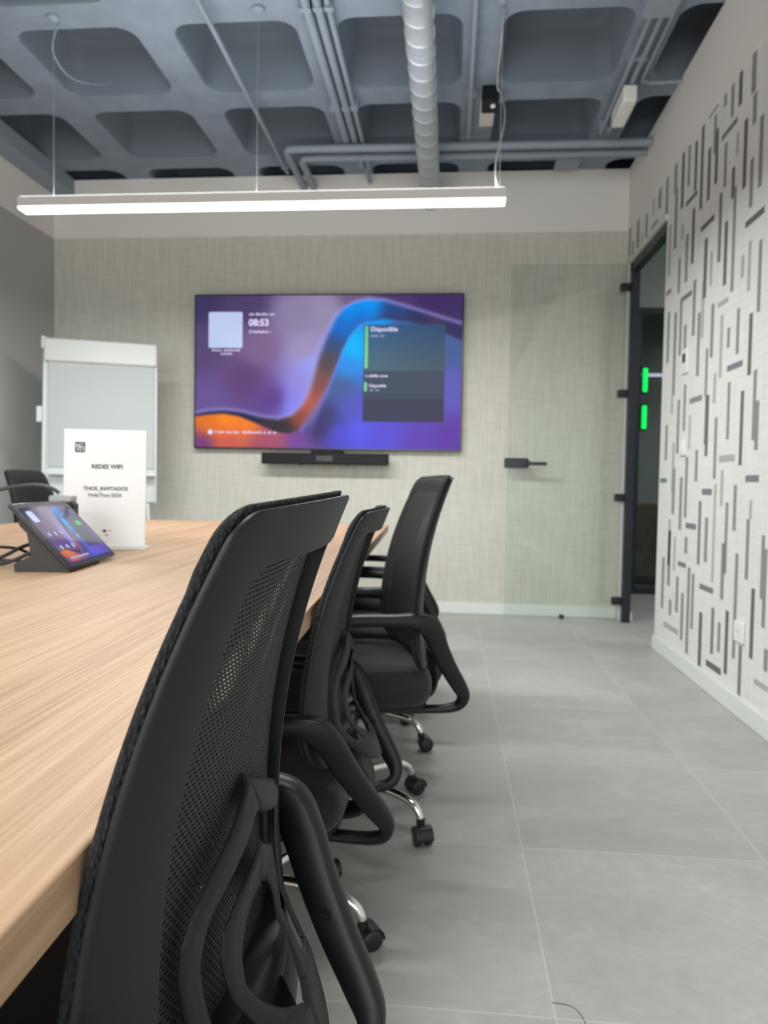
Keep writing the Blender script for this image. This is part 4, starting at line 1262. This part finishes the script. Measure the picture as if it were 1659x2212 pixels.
# ------------------------------------------------------------------ flipchart easel
ez = empty('flipchart_easel', (-2.235, 4.50, 0), math.atan2(0.24, 0.62), 'white flipchart easel standing in the far left corner', 'flipchart')
ti = math.radians(5.5)
def ezp(x, y, z): # tilted board coordinates (origin at lower edge middle of the board) -> easel space
    return (x, -0.055 + y*math.cos(ti) + z*math.sin(ti), 0.765 - y*math.sin(ti)*1.0 + z*math.cos(ti))
def ez_box(name, lo, hi, m, bevel=0.0, parent=None):
    bm = bmesh.new(); add_box(bm, lo, hi)
    for v in bm.verts: v.co = Vector(ezp(*v.co))
    return finish(name, bm, m, parent or ez, bevel=bevel)
bd = ez_box('board', (-0.320, -0.008, 0.0), (0.330, 0.008, 1.015), MT['board'], 0.004)
ez_box('board_edge', (-0.342, -0.014, -0.005), (-0.318, 0.012, 1.02), MT['easel'], 0.006, bd)
ez_box('board_edge', (0.328, -0.014, -0.005), (0.345, 0.012, 1.02), MT['easel'], 0.006, bd)
pd_ = ez_box('paper_pad', (-0.305, -0.017, 0.22), (0.325, -0.0085, 0.90), MT['pad'], 0.001)
ez_box('clamp_bar', (-0.335, -0.034, 0.885), (0.345, -0.009, 1.035), MT['easel_white'], 0.010)
ez_box('clamp_knob', (-0.352, -0.030, 0.965), (-0.322, 0.0, 1.045), MT['easel_white'], 0.006)
ez_box('pen_tray', (-0.30, -0.075, 0.165), (0.335, -0.009, 0.178), MT['anodised'], 0.003)
ez_box('paper_hook', (-0.375, -0.02, 0.50), (-0.342, 0.0, 0.60), MT['easel'], 0.004)
tube('leg', [ezp(-0.25, 0.02, 0.95), ezp(-0.27, 0.02, 0.3), (-0.34, -0.14, 0.012)], 0.013, MT['easel'], ez)
tube('leg', [ezp(0.25, 0.02, 0.95), ezp(0.27, 0.02, 0.3), (0.335, -0.14, 0.012)], 0.013, MT['easel'], ez)
tube('leg', [ezp(0.0, 0.03, 0.95), (0.0, 0.42, 0.012)], 0.013, MT['easel'], ez)

# ------------------------------------------------------------------ things on the table
def sign():
    t = empty('sign_holder', (-1.057, 2.153, TZ), math.atan2(0.055, 0.22), 'white wireless network notice in an upright clear stand on the table', 'sign')
    w, h = 0.104, 0.312
    t.scale = (1.17, 1.17, 1.17)
    ty = math.radians(3.0)
    def P(x, y, z): return (x, y+z*math.sin(ty), 0.004+z*math.cos(ty))
    def pb(name, lo, hi, m, bev=0, par=None):
        bm = bmesh.new(); add_box(bm, lo, hi)
        for v in bm.verts: v.co = Vector(P(*v.co))
        return finish(name, bm, m, par or t, bevel=bev)
    pb('stand', (-w, -0.0012, 0.0), (w, 0.0035, h), MT['acrylic'], 0.001)
    box('foot', (-w+0.004, -0.006, 0.0), (w+0.002, 0.075, 0.0045), MT['acrylic'], t, bevel=0.0015)
    box('foot_rail', (-w+0.004, -0.006, 0.0045), (w+0.002, -0.0014, 0.010), MT['easel'], t, bevel=0.001)
    s = pb('printed_sheet', (-w+0.002, -0.0022, 0.002), (w-0.002, -0.0013, h-0.003), MT['sheet'])
    rx = PI/2-ty
    def tx(st, x, z, size, m, bold=0.0, al='CENTER'): text_mesh('lettering', st, size, m, s, P(x, -0.0027, z), (rx, 0, 0), al, 0.0002, bold)
    tx('REDES WIFI', 0.005, 0.214, 0.0155, MT['ink'], 0.0005)
    tx('THOS_INVITADOS', 0.002, 0.156, 0.0135, MT['ink'], 0.0004)
    tx('HolaThos-2026', 0.0, 0.139, 0.0135, MT['ink_grey'], 0.0003)
    # square two by two letter mark
    bm = bmesh.new()
    for lo, hi in (((-0.076, 0.251), (-0.051, 0.2535)), ((-0.076, 0.2755), (-0.051, 0.278)), ((-0.076, 0.251), (-0.0735, 0.278)), ((-0.0535, 0.251), (-0.051, 0.278))):
        add_box(bm, (lo[0], -0.0028, lo[1]), (hi[0], -0.0021, hi[1]))
    for v in bm.verts: v.co = Vector(P(*v.co))
    g = finish('emblem', bm, MT['ink'], s)
    for st, x, z in (('T', -0.0685, 0.2702), ('H', -0.0585, 0.2702), ('O', -0.0685, 0.2585), ('S', -0.0585, 0.2585)):
        tx(st, x, z, 0.0135, MT['ink'], 0.0008)
    bm = bmesh.new()
    for x, z, r in ((0.0, 0.045, 0.0042), (0.010, 0.046, 0.0018), (0.0155, 0.0455, 0.0014), (0.005, 0.034, 0.0022), (0.010, 0.034, 0.0012)):
        add_lathe(bm, [(r, -0.0028), (r, -0.0021)], 14, (x, 0, z), 'y')
    for v in bm.verts: v.co = Vector(P(*v.co))
    finish('contact_icon', bm, MT['ink'], s)
sign()

# touch panel: wedge stand carrying a slanted display that faces the right-hand chairs
tp = empty('touch_panel', (-0.871, 1.604, TZ), math.atan2(0.025, 0.18), 'black wedge shaped touch panel with a lit tilted screen on the table', 'touch panel')
bm = bmesh.new()
add_prism(bm, [(0.0, 0.0), (-0.116, 0.0), (-0.118, 0.017), (-0.082, 0.036), (-0.090, 0.082), (-0.112, 0.126), (-0.120, 0.132), (0.004, 0.010)], 0.0, 0.012)
add_prism(bm, [(0.0, 0.0), (-0.116, 0.0), (-0.118, 0.017), (-0.082, 0.036), (-0.090, 0.082), (-0.112, 0.126), (-0.120, 0.132), (0.004, 0.010)], 0.168, 0.180)
add_prism(bm, [(0.0, 0.0), (-0.1, 0.0), (-0.1, 0.012), (-0.02, 0.014), (0.003, 0.010)], 0.012, 0.168)
add_prism(bm, [(-0.02, 0.014), (-0.03, 0.014), (-0.112, 0.100), (-0.113, 0.118)], 0.012, 0.168)
finish('stand', bm, MT['device'], tp, bevel=0.0015)
th = math.atan2(0.134, 0.126)
ux, uz = -math.cos(th), math.sin(th)          # up the slope
nx, nz = math.sin(th), math.cos(th)           # out of the screen
SLW, SLH = 0.295, 0.186
def tpp(a, y, d): return (0.008+ux*a+nx*d, -0.010+y, 0.012+uz*a+nz*d)
bm = bmesh.new(); add_box(bm, (0, 0, -0.010), (SLH, SLW, 0.0))
for v in bm.verts: v.co = Vector(tpp(v.co.x, v.co.y, v.co.z))
finish('bezel', bm, MT['display_edge'], tp, bevel=0.002)
ts = picture_mesh('screen', 0, 0, 96, 60, MT['screen_small'], tp, lambda u, v: tpp(SLH-0.014-(SLH-0.026)*v, 0.012+(SLW-0.024)*u, 0.0006))
def tp_rect(name, u0, u1, v0, v1, m, r=0.006):
    bm = bmesh.new(); rrect(bm, 0.012+(SLW-0.024)*u0, 0.012+(SLW-0.024)*u1, SLH-0.014-(SLH-0.026)*v1, SLH-0.014-(SLH-0.026)*v0, r, 0)
    for v in bm.verts: v.co = Vector(tpp(v.co.z, v.co.x, 0.0014-v.co.y))
    return finish(name, bm, m, ts)
tp_rect('code_panel', 0.05, 0.16, 0.07, 0.27, MT['screen_white'])
for k, (u, v) in enumerate(((0.10, 0.5), (0.22, 0.5), (0.34, 0.5), (0.10, 0.74), (0.22, 0.74), (0.34, 0.74), (0.6, 0.60))):
    tp_rect('button_icon', u-0.022, u+0.022, v-0.035, v+0.035, MT['screen_dim'], 0.005)
tp_rect('status_bar', 0.80, 0.90, 0.34, 0.42, MT['screen_green'], 0.004)
tp_rect('slider', 0.08, 0.48, 0.925, 0.95, MT['screen_dim'], 0.0012)

tp.scale = (1.073, 1.073, 1.073)
dk = empty('connector_box', (-1.075, 1.93, TZ), 0.2, 'black upright box with a pale top, in place of a cable plug behind the touch panel', 'connector')
box('body', (-0.03, -0.02, 0.0), (0.04, 0.035, 0.150), MT['black'], dk, bevel=0.006)  # upright box made up for what looks like a cable plug
box('pale_cap', (-0.027, -0.016, 0.150), (0.036, 0.032, 0.170), mat('grey_cap_plastic', (0.30, 0.31, 0.31), 0.4), dk, bevel=0.005)

def cab(pts, r, label, plug=None):
    o = tube('cable', pts, r, MT['cable'], seg=10, sm=10)
    tag(o, label, 'cable')
    return o
z0 = TZ
o = cab([(-1.62, 1.74, z0+0.0065), (-1.53, 1.77, z0+0.016), (-1.46, 1.80, z0+0.045), (-1.38, 1.835, z0+0.098), (-1.30, 1.87, z0+0.150), (-1.22, 1.89, z0+0.185), (-1.14, 1.905, z0+0.198), (-1.095, 1.918, z0+0.190), (-1.075, 1.925, z0+0.1765)], 0.0055, 'thick black cable arching over to the pale capped box')
cab([(-1.216, 1.794, z0+0.14), (-1.228, 1.731, z0+0.07), (-1.182, 1.661, z0+0.014), (-1.076, 1.649, z0+0.009), (-1.008, 1.661, z0+0.034), (-0.979, 1.673, z0+0.058)], 0.0045, 'black cable looping down in front of the dock into the panel stand')
cab([(-1.62, 1.40, z0+0.0055), (-1.42, 1.34, z0+0.0055), (-1.274, 1.418, z0+0.006), (-1.134, 1.511, z0+0.014), (-1.042, 1.58, z0+0.028), (-1.013, 1.649, z0+0.053), (-0.991, 1.696, z0+0.063)], 0.0045, 'black cable running flat along the table to the panel stand')
cab([(-1.332, 1.627, z0+0.005), (-1.192, 1.58, z0+0.034), (-1.1, 1.592, z0+0.053), (-1.042, 1.673, z0+0.046), (-1.054, 1.765, z0+0.006), (-1.158, 1.777, z0+0.005)], 0.0040, 'black cable coiled in a raised loop behind the touch panel')
cab([(-1.70, 1.50, z0+0.006), (-1.54, 1.45, z0+0.012), (-1.39, 1.465, z0+0.034), (-1.216, 1.476, z0+0.038), (-1.076, 1.522, z0+0.02), (-1.03, 1.56, z0+0.006), (-1.075, 1.60, z0+0.006), (-1.13, 1.585, z0+0.006)], 0.0050, 'black cable nearest the table edge in the tangle at far left')
